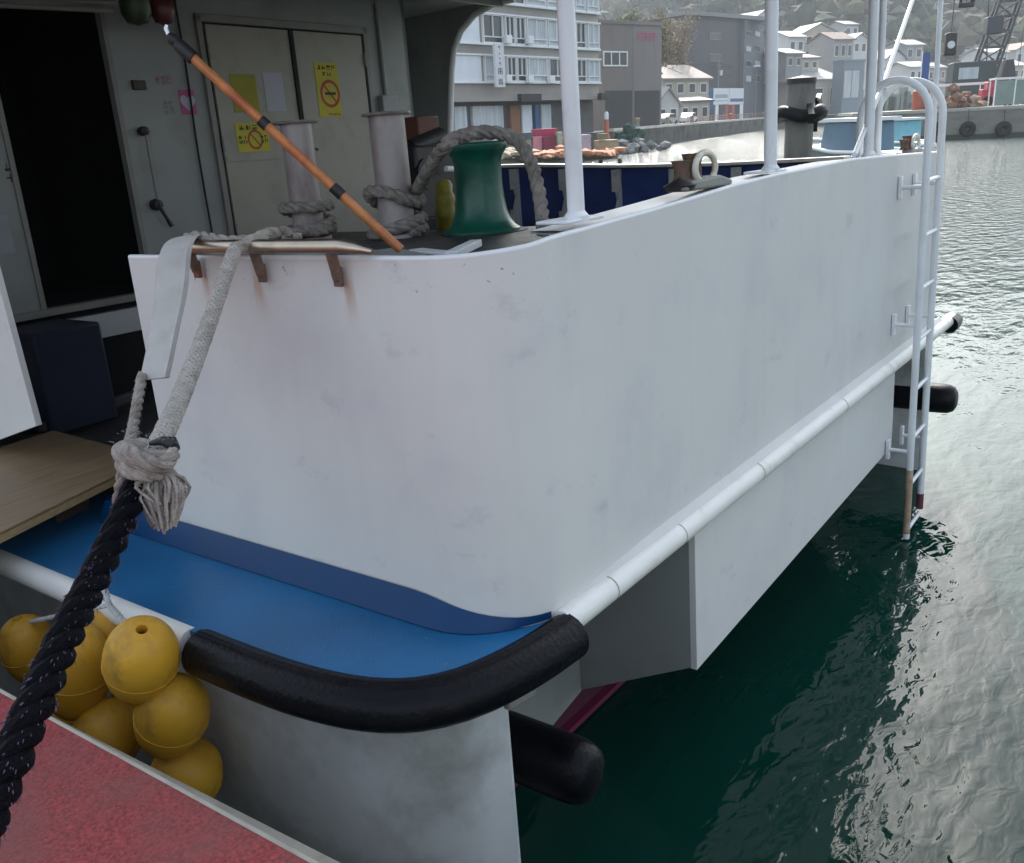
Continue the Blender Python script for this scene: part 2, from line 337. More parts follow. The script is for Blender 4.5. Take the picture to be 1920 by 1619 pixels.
mb=MB(); mb.tube([(x,1.615,1.215) for x in (8.05,8.2,8.30)],[.068,.068,.055],16); mb.build('corner_fender',M_rub,ferry)
mb=MB(); mb.bar(S(950,1318,y=1.66),S(1000,1288,y=1.66),.03,.06); mb.build('fender_clamp',M_frame,ferry,bevel=.008)
# skirt under the ledge
sk=resample([(1.665,6.2),(1.66,3.2),(1.66,2.75),(1.68,2.4),(1.73,2.12),(1.83,1.92),(1.95,1.80),(2.1,1.735)],60)
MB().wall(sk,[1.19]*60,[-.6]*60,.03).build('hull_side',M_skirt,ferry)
MB().box((2.09,1.742,-.6),(2.12,2.29,1.19)).build('hull_return',M_skirt,ferry); MB().box((7.88,1.70,-.6),(7.91,2.29,1.19)).build('hull_return',M_skirt,ferry)  # far return added to block bright light showing under the stern corner
sk2=[(10-x,y) for x,y in sk][::-1]
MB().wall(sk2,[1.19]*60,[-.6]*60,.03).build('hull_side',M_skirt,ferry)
# transom below the rail, stepped corner notches
mb=MB(); mb.prism([(3.4,1.655,1.2),(3.4,1.655,.48),(6.6,1.655,.60),(6.6,1.655,1.2)],(0,.03,0)); mb.build('transom',hull,ferry)
for x in (3.4,6.6):
    s=1 if x<5 else -1
    MB().prism([(x,1.686,1.2),(x,1.686,.483 if s>0 else .60),(x,2.30,.17),(x,2.30,1.2)],(.03*s,0,0)).build('notch_plate',M_bulk,ferry)
MB().prism([(2.12,2.30,1.2),(2.12,2.30,.62),(2.75,2.30,.30),(3.03,2.30,.10),(3.399,2.30,.165),(3.399,2.30,1.2)],(0,.03,0)).build('notch_panel',M_bulk,ferry)
MB().box((6.6,2.30,.17),(7.88,2.33,1.2)).build('notch_panel',M_bulk,ferry)
MB().box((2.12,1.668,1.15),(7.88,2.32,1.178)).build('ledge_underside',M_bulk,ferry)
mb=MB(); mb.prism([(2.13,2.345,.7),(2.13,2.345,-.8),(7.87,2.345,-.8),(7.87,2.345,.7)],(0,.05,0))
mb.prism([(3.45,1.70,.475),(3.45,2.34,.16),(6.55,2.34,.16),(6.55,1.70,.59)],(0,0,.02))
mb.build('underwater_hull',M_red,ferry)
MB().bar((2.13,2.32,.0),(7.8,2.32,.0),.05,.03).build('chine',mat('bright_magenta_chine',(.15,.012,.05),.5),ferry)
for x,yy in ((2.36,1.56),(7.95,1.50)):
    mb=MB(); mb.lathe((x,yy,.62),[(0,0),(.065,.0),(.10,.02),(.118,.06),(.122,.12),(.122,.8)],24,(0,1,0)); mb.build('cylinder_fender',M_rub,ferry)
# --- mooring platform
MB().prism([(2.125,2.02,2.40),(2.46,1.69,2.40),(5.1,1.69,2.40),(4.6,2.9,2.40),(4.3,3.4,2.40),(4.3,4.95,2.40),(3.05,4.95,2.40),(2.125,3.45,2.40)],(0,0,-.06)).build('mooring_platform',M_dark,ferry)
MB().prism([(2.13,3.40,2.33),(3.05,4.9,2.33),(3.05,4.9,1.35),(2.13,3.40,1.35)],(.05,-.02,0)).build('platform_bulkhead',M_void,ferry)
MB().box((2.30,3.56,1.18),(7.86,9.5,1.26)).build('main_deck',M_dark,ferry); MB().box((2.097,3.50,1.185),(2.298,6.2,1.2655)).build('ledge_sill',M_blue,ferry); MB().box((2.30,3.56,1.262),(7.86,9.5,1.268)).build('deck_coating',M_dark,ferry)
MB().box((4.3,1.70,1.62),(7.86,6.28,1.66)).build('aft_deck',M_dark,ferry)
# hatch plates
MB().prism([S(640,478,z=2.43),S(745,465,z=2.43),S(800,478,z=2.43),S(700,489,z=2.43)],(0,0,-.012)).build('hatch_plate',M_bulk,ferry,bevel=.003)
mb=MB(); mb.bar(S(845,480,z=2.45),S(893,457,z=2.45),.05,.03); mb.bar(S(780,470,z=2.43),S(850,478,z=2.43),.07,.012); mb.build('deck_angle',M_white,ferry,bevel=.003)
mb=MB(); mb.box((3.9,2.2,2.4),(4.35,2.5,2.46)); mb.cyl((3.7,2.3,2.4),(3.7,2.3,2.47),.06); mb.build('deck_fitting',M_blk,ferry,bevel=.01)
# --- bollards
def bollard(px,py,name,depthz,rad,ztop):
    p=S(px,py,z=depthz); p=Vector((p.x,p.y,2.40)); mb=MB()
    mb.lathe(p,[(rad+.035,0),(rad+.035,.02),(rad,.03),(rad,ztop-2.4-.012)],32); return p,mb.build('bollard',M_boll,ferry)
b1,o1=bollard(583,452,'b',2.40,.093,3.085)
b2,o2_=bollard(748,446,'b',2.40,.100,3.07)
zt1=S(570,228,y=b1.y).z; zt2=S(738,212,y=b2.y).z
for b,o,r,z in ((b1,o1,.093,zt1),(b2,o2_,.100,zt2)):
    me=o.data
    for v_ in me.vertices:
        if v_.co.z>.5+2.4-0: v_.co.z=z-.01
    MB().lathe((b.x,b.y,z-.012),[(r-.002,-.004),(r+.035,-.004),(r+.038,.003),(r+.033,.011),(0,.012)],32).build('bollard_cap',mat('bollard_cap_steel',(.33,.30,.27),.4,.3,var=.2,dirt=(.18,.09,.04),dscale=14,damt=.7),o)
    for a in (20,200): MB().box((b.x-.004,b.y-.3,2.4),(b.x-.003,b.y-.299,2.401)) if False else None
# --- capstan
cp=S(905,437,z=2.40); k=1.0
h=S(905,268,y=cp.y).z-2.40
pr=[(.215,0),(.215,.018),(.19,.035),(.165,.07),(.147,.12),(.137,.18),(.131,.26),(.131,h-.115),(.14,h-.075),(.158,h-.05),(.168,h-.035),(.168,h-.008),(.155,h-.0)]
cap=MB().lathe(cp,pr,40).build('capstan',M_green,ferry)
mb=MB(); mb.lathe((cp.x,cp.y,2.4+h-.006),[(.155,0),(.10,.004),(.09,.03),(0,.032)],28); mb.build('capstan_head',M_bulk,cap)
mb=MB(); mb.lathe((cp.x+.01,cp.y,2.39),[(.25,0),(.25,.014),(.2,.014)],32); mb.build('capstan_base',M_blk,cap)
# dark winch machinery and rust box behind it
q=S(812,420,y=4.6)
mb=MB(); mb.box((q.x-.12,4.6,2.4),(q.x+.42,5.0,2.92)); mb.cyl((q.x-.02,4.58,2.72),(q.x-.02,4.75,2.72),.11); mb.cyl((q.x+.05,4.8,2.9),(q.x+.4,4.8,2.98),.07); mb.build('winch_housing',M_blk,ferry,bevel=.02)
q=S(810,300,y=4.8); MB().box((q.x-.12,4.8,2.93),(q.x+.12,5.05,3.13)).build('junction_box',mat('brown_box_paint',(.11,.035,.02),.6,var=.3),ferry,bevel=.01)
MB().cyl(S(836,318,y=4.5),S(858,318,y=4.5),.02).build('winch_lever',M_white,ferry)
# --- posts
def post(p,r,ztop,pad=True):
    p=Vector(p); mb=MB(); mb.cyl((p.x,p.y,p.z),(p.x,p.y,ztop),r,n=20); mb.lathe((p.x,p.y,p.z),[(r+.012,0),(r+.012,.02),(r,.035)],20); o=mb.build('awning_post',M_white,ferry)
    if pad:
        MB().prism([(p.x-.11,p.y-.035,p.z),(p.x+.12,p.y-.035,p.z),(p.x+.12,p.y+.09,p.z),(p.x-.11,p.y+.09,p.z)],(0,0,.012)).build('post_foot',M_white,o,bevel=.004)
post((2.63,1.69,2.575),.029,4.3); post((4.36,1.70,2.635),.030,4.3)
p=S(1628,290,y=1.75); post((p.x,1.75,2.63),.030,4.3,False); p=S(1645,290,y=1.86); post((p.x,1.86,2.62),.022,4.3,False)
p=S(1757,125,y=2.1); post((p.x,2.1,2.60),.022,4.3,False)
mb=MB(); mb.tube([S(1602,292,y=1.72),S(1661,145,y=1.9),S(1722,-30,y=2.1)],.016,10); mb.build('stay',M_white,ferry)
# --- ladder with hooped handrails, on stand-off arms
lx=(6.44,6.80); ly=1.485
lad=[]
for i,x in enumerate(lx):
    apex=3.12+.01*i; pts=[(x,ly,-.02+.1*i),(x,ly,1.2),(x,ly,2.4),(x,ly,2.86)]
    rr=.21
    arcp=[(x,ly+rr-rr*math.cos(math.radians(a)),2.86+rr*math.sin(math.radians(a))*1.05) for a in range(10,180,10)]
    pts+=arcp+[(x,ly+2*rr,2.86),(x,ly+2*rr,2.42)]
    o=MB().tube(pts,.0235,14).build('ladder_rail',M_white,ferry); lad.append(o)
for k_ in range(8):
    z=2.45-.345*k_
    MB().cyl((lx[0],ly,z),(lx[1],ly,z+.01),.0145,n=12).build('ladder_rung',M_white,ferry)
M_ruston=mat('rusting_white_tube',(.45,.36,.27),.6,var=.2,scale=18,dirt=(.33,.14,.05),dscale=12,damt=.9,dthr=.42)
MB().cyl((lx[0],ly,.02),(lx[0],ly,.50),.0247,n=14).build('rusty_rail_foot',M_ruston,lad[0],label='rusty orange foot of the ladder rail')
MB().cyl((lx[1],ly,.08),(lx[1],ly,.20),.0247,n=14).build('rusty_rail_foot',mat('purple_weed',(.12,.03,.05),.7),lad[1])
for z in (2.42,1.52,.63):
    for i,x in enumerate(lx):
        mb=MB(); mb.cyl((x,ly,z),(x,1.645,z),.014,n=10); mb.box((x-.022,1.625,z-.07),(x+.022,1.647,z+.07)); 
        o=mb.build('ladder_standoff',M_white,ferry,bevel=.003)
# --- ring chocks standing on the transom top
M_ringw=mat('chipped_white_ring_paint',(.66,.62,.52),.5,var=.15,dirt=(.3,.17,.08),dscale=20,damt=.8,dthr=.5)
def chock(c,s):
    c=Vector(c)
    o=MB().prism([c+Vector((-.25,0,-.03))*s,c+Vector((.30,0,-.03))*s,c+Vector((.30,0,.0))*s,c+Vector((.16,0,.03))*s,c+Vector((-.16,0,.02))*s,c+Vector((-.27,0,-.01))*s],(0,.12*s,0)).build('fairlead',mat('grey_worn_casting',(.22,.22,.20),.6,var=.3,dirt=(.25,.17,.10),dscale=15,damt=.7),ferry,bevel=.012)
    ring=[c+Vector((math.cos(a)*.075,.03,.095+math.sin(a)*.085))*s for a in [2*math.pi*i/20 for i in range(20)]]
    ring=[c+(p-c) for p in ring]
    mb=MB(); mb.tube([c+Vector((math.cos(a)*.12+.02,.03,.075+math.sin(a)*.075))*s for a in [2*math.pi*i/24 for i in range(24)]],.017*s,10,closed=True); mb.build('fairlead_ring',M_ringw,o)
    mb=MB(); mb.lathe(c+Vector((.02,.10,.0))*s,[(.06*s,0),(.045*s,.04*s),(.045*s,.11*s),(.06*s,.15*s),(0,.15*s)],20); mb.lathe(c+Vector((-.11,.10,-.0))*s,[(.055*s,0),(.04*s,.04*s),(.04*s,.08*s),(.055*s,.12*s),(0,.12*s)],20); mb.build('fairlead_roller',M_rust,o)
    mb=MB(); mb.lathe(c+Vector((-.20,.07,-.03))*s,[(0,0),(.07*s,.005*s),(.085*s,.03*s),(.0,.07*s)],16); mb.build('fairlead_roller',M_blk,o)
c=S(1322,349,y=1.68); chock((c.x+.05,1.685,2.635),.80)
c=S(1716,283,y=1.72); chock((c.x,1.70,2.625),.72)
# --- tube guard along the side top on bent brackets
pa=S(362,466,x=2.05); pb=S(640,470,x=2.05); zz=(pa.z+pb.z)/2
zz+=.006; mb=MB(); mb.tube([(2.05,pa.y,zz),(2.05,pb.y,zz),(2.058,pb.y-.05,zz-.006),(2.085,pb.y-.10,zz-.02)],[.026,.026,.021,.011],14); mb.build('chafing_tube',M_steel,ferry)
for px,py in ((372,520),(493,528),(636,536)):
    q=S(px,py,x=2.075); y=q.y
    MB().tube([(2.05,y-.005,zz-.005),(2.062,y-.003,zz-.06),(2.072,y,q.z+.02)],[.02,.018,.017],8).build('tube_bracket',M_rust,ferry)
    MB().box((2.066,y-.018,q.z-.005),(2.083,y+.018,q.z+.06)).build('tube_bracket_foot',M_rust,ferry,bevel=.004)
# --- canopy above
mb=MB(); mb.box((1.75,1.55,4.27),(8.0,12,4.36)); mb.build('canopy',M_bulk,ferry)
mb=MB()
for y in (2.5,3.6,4.7,5.8): mb.box((1.8,y,4.2),(7.9,y+.04,4.268))
mb.build('canopy_beam',M_bulk,ferry)
# --- port screen with rounded opening
ed=[(845,262),(846,190),(848,130),(852,95),(865,60),(890,30),(925,10),(965,0)]
poly=[S(a,b,x=7.92) for a,b in ed]; poly=[Vector((7.92,p.y,p.z)) for p in poly]
poly=[Vector((7.92,poly[0].y+.02,1.30)),Vector((7.92,poly[0].y+.02,2.3))]+poly+[Vector((7.92,5.3,4.27)),Vector((7.92,9.5,4.27)),Vector((7.92,9.5,1.30))]
MB().prism(poly,(-.04,0,0)).build('port_screen',M_bulk,ferry)
mb=MB(); mb.tube([p+Vector((-.02,-.012,0)) for p in poly[1:-3]],.032,10); mb.build('screen_edge_bar',M_lip,ferry)
# --- deckhouse after bulkhead (with doorway and double doors)
Y=6.3
xl0,xl1=3.09,3.885   # open doorway
zs,zd=2.03,3.96
mb=MB(); mb.box((1.9,Y,2.03),(xl0,Y+.05,4.27)); mb.box((xl1,Y,1.3),(7.0,Y+.05,4.27)); mb.box((xl0,Y,zd),(xl1,Y+.05,4.27)); mb.box((6.96,Y,1.3),(7.0,Y+3,4.27))
mb.build('deckhouse_bulkhead',M_bulk,ferry)
MB().box((2.72,Y-.03,1.765),(xl1,Y+.05,1.935)).build('coaming_strip',mat('pale_strip_paint',(.50,.52,.52),.5,var=.1),ferry)
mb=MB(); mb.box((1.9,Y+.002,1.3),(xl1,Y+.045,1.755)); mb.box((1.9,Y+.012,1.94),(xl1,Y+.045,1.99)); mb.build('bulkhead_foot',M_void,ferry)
mb=MB(); mb.box((2.5,Y-.06,1.985),(xl1,Y+.05,2.032)); mb.build('door_sill',M_frame,ferry,bevel=.004)
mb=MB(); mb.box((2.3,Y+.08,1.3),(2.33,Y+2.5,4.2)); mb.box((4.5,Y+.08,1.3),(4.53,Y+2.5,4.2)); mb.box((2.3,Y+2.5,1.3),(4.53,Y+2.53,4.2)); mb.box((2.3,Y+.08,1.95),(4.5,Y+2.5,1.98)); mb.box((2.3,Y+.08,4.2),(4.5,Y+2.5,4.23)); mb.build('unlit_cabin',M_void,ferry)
mb=MB(); mb.box((xl0-.035,Y-.012,2.03),(xl0,Y-.001,zd)); mb.box((xl1,Y-.012,2.03),(xl1+.035,Y-.001,zd)); mb.box((xl0-.035,Y-.012,zd),(xl1+.035,Y-.001,zd+.035)); mb.build('doorway_frame',M_frame,ferry)
MB().box((3.2,Y+1.4,2.6),(3.45,Y+1.5,3.3)).build('cabin_locker',mat('dim_green_locker',(.05,.055,.02),.8),ferry)
# navy box below the sill, left
q0=S(22,625,y=6.0); q1=S(150,600,y=6.0)
MB().box((q0.x,5.75,1.30),(q1.x,6.28,q0.z-.0)).build('deck_locker',mat('navy_locker_paint',(.012,.018,.045),.6,var=.3),ferry,bevel=.02)
q0=S(78,803,z=1.36); q1=S(265,738,z=1.36)
MB().bar(q0,q1,.07,.06).build('deck_coaming',mat('dark_coaming',(.06,.055,.065),.6,var=.3),ferry,bevel=.006)
# --- double doors
xd=(4.71,5.55,6.39); zt_=3.92; zb_=1.75
mb=MB()
mb.box((xd[0]-.06,Y-.03,zb_),(xd[0]-.012,Y-.001,zt_+.07)); mb.box((xd[2]+.012,Y-.03,zb_),(xd[2]+.06,Y-.001,zt_+.07)); mb.box((xd[0]-.06,Y-.03,zt_+.015),(xd[2]+.06,Y-.001,zt_+.075))
mb.build('door_frame',M_frame,ferry,bevel=.004)
MB().box((xd[0]-.012,Y-.008,zb_),(xd[2]+.012,Y-.002,zt_+.015)).build('door_reveal',M_gap,ferry)
doors=[]
for i in range(2):
    a,b=xd[i]+.012,xd[i+1]-.022
    d=MB().box((a,Y-.03,zb_),(b,Y-.009,zt_)).build('door',M_door,ferry,bevel=.003); doors.append(d)
    zmid=S(460,298,y=Y-.03).z
    mb=MB(); mb.box((a+.01,Y-.038,zmid-.022),(b-.01,Y-.0305,zmid+.022)) if i==0 else mb.box((a+.01,Y-.034,zmid-.03),(b-.01,Y-.0305,zmid-.018)); mb.build('door_mid_rail',M_door,d)
mb=MB(); mb.cyl((xd[1]-.0,Y-.036,3.0),(xd[1]+.0,Y-.075,3.0),.022); mb.bar((xd[1]-.02,Y-.075,3.0),(xd[1]+.10,Y-.075,2.97),.02,.02); mb.build('door_handle',M_blk,doors[0])
MB().box((xd[1]-.02,Y-.045,zb_),(xd[1]+.02,Y-.0305,zt_)).build('astragal',M_gap,doors[0])
for i_,(x_,sx_) in enumerate(((xd[0]+.02,1),(xd[2]-.03,-1))):
    for z_ in (3.72,3.05,2.38): 
        MB().cyl((x_-.015*sx_,Y-.04,z_-.06),(x_-.015*sx_,Y-.04,z_+.06),.011,n=10).build('hinge',M_frame,doors[i_])
MB().tube(smooth([(4.50,Y-.015,4.2),(4.505,Y-.015,3.6),(4.49,Y-.015,3.0),(4.50,Y-.015,2.2)],.1),.008,6).build('wall_cable',M_gap,ferry)
MB().tube([(6.62,Y-.02,4.2),(6.62,Y-.02,2.1)],.02,10).build('wall_pipe',M_bulk,ferry)
MB().box((6.52,Y-.07,3.2),(6.72,Y-.002,3.42)).build('switch_box',M_bulk,ferry,bevel=.01)
# posters
M_yp=mat('yellow_notice_paper',(.50,.43,.04),.7,var=.12,scale=6); M_rp=mat('notice_red_print',(.38,.05,.02),.7); M_bp=mat('notice_black_print',(.03,.03,.02),.7); M_wp=mat('white_notice_paper',(.42,.42,.48),.7,var=.05)
M_gp=mat('olive_notice_paper',(.30,.27,.03),.7)
def P(px,py): p=S(px,py,y=Y-.035); return (p.x,p.z)
def sheet(name,px0,py0,px1,py1,m_,par,y=Y-.0305,th=.003):
    a=P(px0,py0);b=P(px1,py1); x0,x1=sorted((a[0],b[0])); z0,z1=sorted((a[1],b[1]))
    return MB().box((x0,y-th,z0),(x1,y,z1)).build(name,m_,par),(x0,x1,z0,z1)
def ring(cxx,cz,r,par,y,m_=M_rp):
    mb=MB(); v=[];f=[]; n=36
    for i in range(n):
        a=2*math.pi*i/n
        for rr in (r,r*.78): v.append((cxx+rr*math.cos(a),y,cz+rr*math.sin(a)))
    for i in range(n): j=(i+1)%n; f.append((2*i,2*i+1,2*j+1,2*j))
    mb.add(v,f); mb.add([(cxx-r*.62,y-.0006,cz+r*.56),(cxx-r*.50,y-.0006,cz+r*.66),(cxx+r*.62,y-.0006,cz-r*.56),(cxx+r*.50,y-.0006,cz-r*.66)],[(0,1,2,3)])
    return mb.build('prohibition_ring',m_,par)
def glyphs(x0,x1,z0,z1,nx,nz,par,y,m_,seed=0):
    r=random.Random(seed); mb=MB(); dx=(x1-x0)/nx; dz=(z1-z0)/nz
    for i in range(nx):
        for j in range(nz):
            a=x0+i*dx; b=z0+j*dz
            for k_ in range(4):
                if r.random()<.5: u=r.uniform(.1,.8)*dx; mb.box((a+u,y-.0008,b+.1*dz),(a+u+.12*dx,y,b+.85*dz))
                else: u=r.uniform(.1,.8)*dz; mb.box((a+.1*dx,y-.0011,b+u),(a+.85*dx,y,b+u+.13*dz))
    return mb.build('lettering',m_,par)
s1,(x0,x1,z0,z1)=sheet('no_smoking_notice',588,118,643,220,M_yp,doors[1]); yy=Y-.0338
ring((x0+x1)/2+.015,z0+(z1-z0)*.43,(x1-x0)*.43,s1,yy)
glyphs(x0+.02,x1-.02,z1-(z1-z0)*.14,z1-.015,4,1,s1,yy,M_bp,3); glyphs(x0+.08,x1-.08,z1-(z1-z0)*.25,z1-(z1-z0)*.16,2,1,s1,yy,M_bp,4); glyphs(x0+.1,x1-.02,z0+.01,z0+.03,6,1,s1,yy,M_bp,5)
mb=MB(); q=(x0+x1)/2+.015; qz=z0+(z1-z0)*.43; mb.box((q-.06,yy-.0015,qz-.01),(q+.05,yy-.0010,qz+.012)); mb.box((q+.05,yy-.0015,qz-.01),(q+.065,yy-.0010,qz+.012)); mb.build('cigarette_mark',M_bp,s1)
s2,(x0,x1,z0,z1)=sheet('no_smoking_notice',440,232,508,284,M_yp,doors[0])
ring((x0+x1)/2+.02,(z0+z1)/2-.02,(z1-z0)*.34,s2,yy); glyphs(x0+.03,x1-.1,z1-.06,z1-.015,3,1,s2,yy,M_bp,7); glyphs(x0+.01,x0+.10,z0+.06,z0+.13,2,2,s2,yy,M_bp,8); glyphs(x1-.09,x1-.01,z0+.06,z0+.13,2,2,s2,yy,M_bp,9)
sheet('door_notice',430,140,488,212,M_gp,doors[0]); sheet('door_notice',492,137,538,210,M_wp,doors[0])
# pink heart sticker and small prints on the bulkhead
def P2(px,py): p=S(px,py,y=Y-.002); return (p.x,p.z)
a=P2(334,170); b=P2(370,216)
hs_=MB().box((a[0],Y-.004,b[1]),(b[0],Y-.001,a[1])).build('aed_style_sticker' if False else 'heart_sticker',mat('pink_sticker',(.45,.08,.24),.6),ferry)
cxh,czh=(a[0]+b[0])/2,(a[1]+b[1])/2; hv=[]
for i in range(24):
    t=2*math.pi*i/24; hv.append((cxh+.0042*16*math.sin(t)**3,Y-.0046,czh+.0042*(13*math.cos(t)-5*math.cos(2*t)-2*math.cos(3*t)-math.cos(4*t))))
MB().add(hv,[tuple(range(24))]).build('heart_mark',M_wp,hs_)
a=P2(288,140); b=P2(325,162); glyphs(a[0],b[0],b[1],a[1],3,1,ferry,Y-.002,mat('faded_pink_print',(.35,.14,.22),.6),11)
a=P2(302,190); b=P2(330,216); glyphs(a[0],b[0],b[1],a[1],2,3,ferry,Y-.002,mat('faded_grey_print',(.20,.20,.22),.6),12)
a=P2(245,152); b=P2(272,170); MB().box((a[0],Y-.03,b[1]),(b[0],Y-.001,a[1])).build('door_catch',mat('brown_catch',(.06,.045,.03),.6),ferry,bevel=.004)
# hook bar beside the doorway
p0=S(272,247,y=Y-.06); p1=S(297,385,y=Y-.06); p2=S(322,425,y=Y-.06)
hb=MB().tube([p0,p1],.010,8).build('door_hook_bar',M_frame,ferry)
mb=MB(); mb.lathe(p0+Vector((0,-.02,0)),[(0,0),(.03,.01),(.035,.04),(.03,.075)],14,(0,1,0)); mb.build('hook_knob',M_blk,hb); mb=MB(); mb.lathe(p1+Vector((0,-.02,0)),[(0,0),(.035,.01),(.045,.04),(.04,.075)],14,(0,1,0)); mb.tube([p1,p1+(p2-p1)*.6,p2],[.018,.014,.02],8); mb.build('hook_knob',M_blk,hb)
# hanging red and green lamps over the doorway
for px,py,c_,r in ((305,25,(.10,.012,.012),.085),(255,20,(.03,.05,.02),.10)):
    q=S(px,py,y=6.0); mb=MB(); mb.lathe((q.x,q.y,q.z-r),[(0,0),(r*.7,.02),(r,.08),(r,.15),(r*.6,.2),(r*.2,.22),(.02,4.27-q.z+r)],20); mb.build('lantern',mat('lantern_%s'%('red' if px>300 else 'green'),c_,.4),ferry)
# pipes under the canopy
mb=MB(); mb.tube([S(-200,2,y=5.9),S(210,22,y=5.9)],.015,8); mb.tube([S(-100,-14,y=5.9),S(215,8,y=5.9)],.01,8); mb.build('conduit',M_frame,ferry)
# --- side shell panel forward of the gangway gap
pl=[S(68,800,x=2.1),S(-90,885,x=2.1),S(-90,200,x=2.1),S(0,545,x=2.1)]
pl=[Vector((2.1,p.y,p.z)) for p in pl]; e=pl[3]+(pl[3]-pl[0])*1.6
pl=[pl[0],Vector((2.1,6.28,1.20)),Vector((2.1,6.28,4.2)),Vector((2.1,e.y,4.2)),e] if e.z<4.2 else [pl[0],Vector((2.1,6.28,1.2)),Vector((2.1,6.28,e.z)),e]
MB().prism(pl,(.03,0,0)).build('gangway_gate',hull,ferry)
q0=S(0,405,y=Y-.01); q1=S(30,475,y=Y-.01); MB().box((q0.x-.05,Y-.006,q1.z),(q1.x,Y-.001,q0.z)).build('faded_notice',mat('faded_white_notice',(.30,.31,.34),.7),ferry)
q0=S(6,305,y=Y-.01); q1=S(28,345,y=Y-.01); glyphs(q0.x,q1.x,q1.z,q0.z,1,2,ferry,Y-.002,mat('brown_print',(.07,.05,.02),.7),21)
# yellow oilskin thing hanging next to the capstan
q=S(838,420,y=3.75)
mb=MB()
yb=smooth([S(832,345,y=3.75),S(834,370,y=3.72),S(836,400,y=3.72),S(838,432,y=3.75)],.02)
mb.tube(yb,[.030+.03*math.sin(math.pi*(i+3)/(len(yb)+6))+.006*math.sin(i*1.7) for i in range(len(yb))],14)
o=mb.build('oilskin_glove',mat('olive_yellow_rubber',(.22,.19,.02),.5,var=.3,scale=20),None); 
# ================================================================== loose things on the ship
def loose(o,label,cat,group=None):
    """turn a parentless mesh into a top-level thing with its origin at its base"""
    vs=[v_.co.copy() for v_ in o.data.vertices]; zm=min(v_.z for v_ in vs)
    c=Vector((sum(v_.x for v_ in vs)/len(vs),sum(v_.y for v_ in vs)/len(vs),zm))
    o.data.transform(Matrix.Translation(-c)); o.location=c; o['label']=label; o['category']=cat
    if group:o['group']=group
    SHIPROOTS.append(o); return o
loose(o,'yellow rubber glove drying to the left of the green capstan','glove')
# rope on the bollards
def wrap(b,r,z0,z1,a0,turns,n=14):
    out=[]
    for i in range(int(n*turns)+1):
        t=i/(n*turns); a=math.radians(a0)+2*math.pi*turns*t; out.append(Vector((b.x+r*math.cos(a),b.y+r*math.sin(a),z0+(z1-z0)*t)))
    return out
rl=.026; rb=.033
mb=MB()
edge=Vector((2.05,S(470,450,x=2.05).y,zz+.03)); print('EDGE',edge,zz)
pts=[edge+Vector((.25,.12,-.015))]+[S(545,441,z=2.47)+Vector((-.12,0,0))]
AR=math.atan2(-.805,.59)
def loops(b,r,spec,n=18,a0=200):
    # spec: list of (height, tilt) per turn; heights joined smoothly
    out=[]; T_=len(spec)-1
    for i in range(n*T_+1):
        t=i/n; k_=min(int(t),T_-1); u=t-k_; u=u*u*(3-2*u); z=spec[k_][0]*(1-u)+spec[k_+1][0]*u; tl=spec[k_][1]*(1-u)+spec[k_+1][1]*u
        a=math.radians(a0)+2*math.pi*t; out.append(Vector((b.x+r*math.cos(a),b.y+r*math.sin(a),z+tl*math.cos(a-AR))))
    return out
zA=S(585,436,y=b1.y-.13).z; zB=S(590,388,y=b1.y-.13).z
w1=loops(b1,.093+rb+.010,[(zA,0),(zA+.01,.01),(zB,-.01),(zB+.02,0)],a0=215)[:18*2+6]
# crossing from first post to second, then over the capstan and down
start=S(810,345,y=b2.y); ar=[S(800,322,d=4.3),S(828,283,d=4.35),S(870,256,d=4.4),S(920,250,d=4.45),S(965,262,d=4.5),S(993,300,d=4.5),S(1008,350,d=4.45),S(1016,400,d=4.4),S(1020,440,d=4.3)]
rope(mb,pts+w1,rb*1.05,pitch=rb*5.5,noise=.04); fibres(mb,pts+w1,rb,200,8,.016)
o=mb.build('mooring_rope',M_ropeg,None); loose(o,'worn beige rope wound in two turns round the left bollard','rope')
zC=S(762,428,y=b2.y-.14).z; zD=S(755,362,y=b2.y-.14).z
w2=loops(b2,.10+rb+.012,[(zC-.03,.01),(zC,.03),(zD,-.07),(zD+.10,-.02)],a0=250)[:18*2+6]
mb=MB(); rope(mb,w2+ar[1:],rb*1.08,pitch=rb*5.5,noise=.04); fibres(mb,w2+ar[1:],rb,300,9,.016)
o=mb.build('mooring_rope',M_ropeg,None); loose(o,'thick grey rope coiled on the right bollard and arched over the green capstan','rope')
# sling: canvas sleeve leg + rope leg + knot, made fast to the black hawser
kd=2.42
mb=MB()
top=Vector((2.03,edge.y,2.60))
leg=[edge+Vector((.60,.55,-.10)),edge+Vector((.30,.22,-.02)),edge+Vector((.08,.02,.0)),S(440,470,d=3.12),S(415,540,d=3.02),S(380,640,d=2.88),S(345,730,d=2.72),S(315,800,d=2.56),S(290,850,d=kd+.02),S(285,905,d=kd)]
rope(mb,leg[:4],.024,noise=.04)
LEG=leg[3:]
leg2=[S(266,705,d=2.85),S(258,755,d=2.76),S(244,830,d=2.58),S(232,880,d=kd+.03),S(222,935,d=kd+.06),S(215,990,d=kd+.08)]
rope(mb,leg2,.0165,noise=.04)
rope(mb,[S(350,448,d=3.38),S(372,444,d=3.36),S(420,452,d=3.30),S(470,452,d=3.34),S(560,446,d=3.9)],.02,noise=.04)
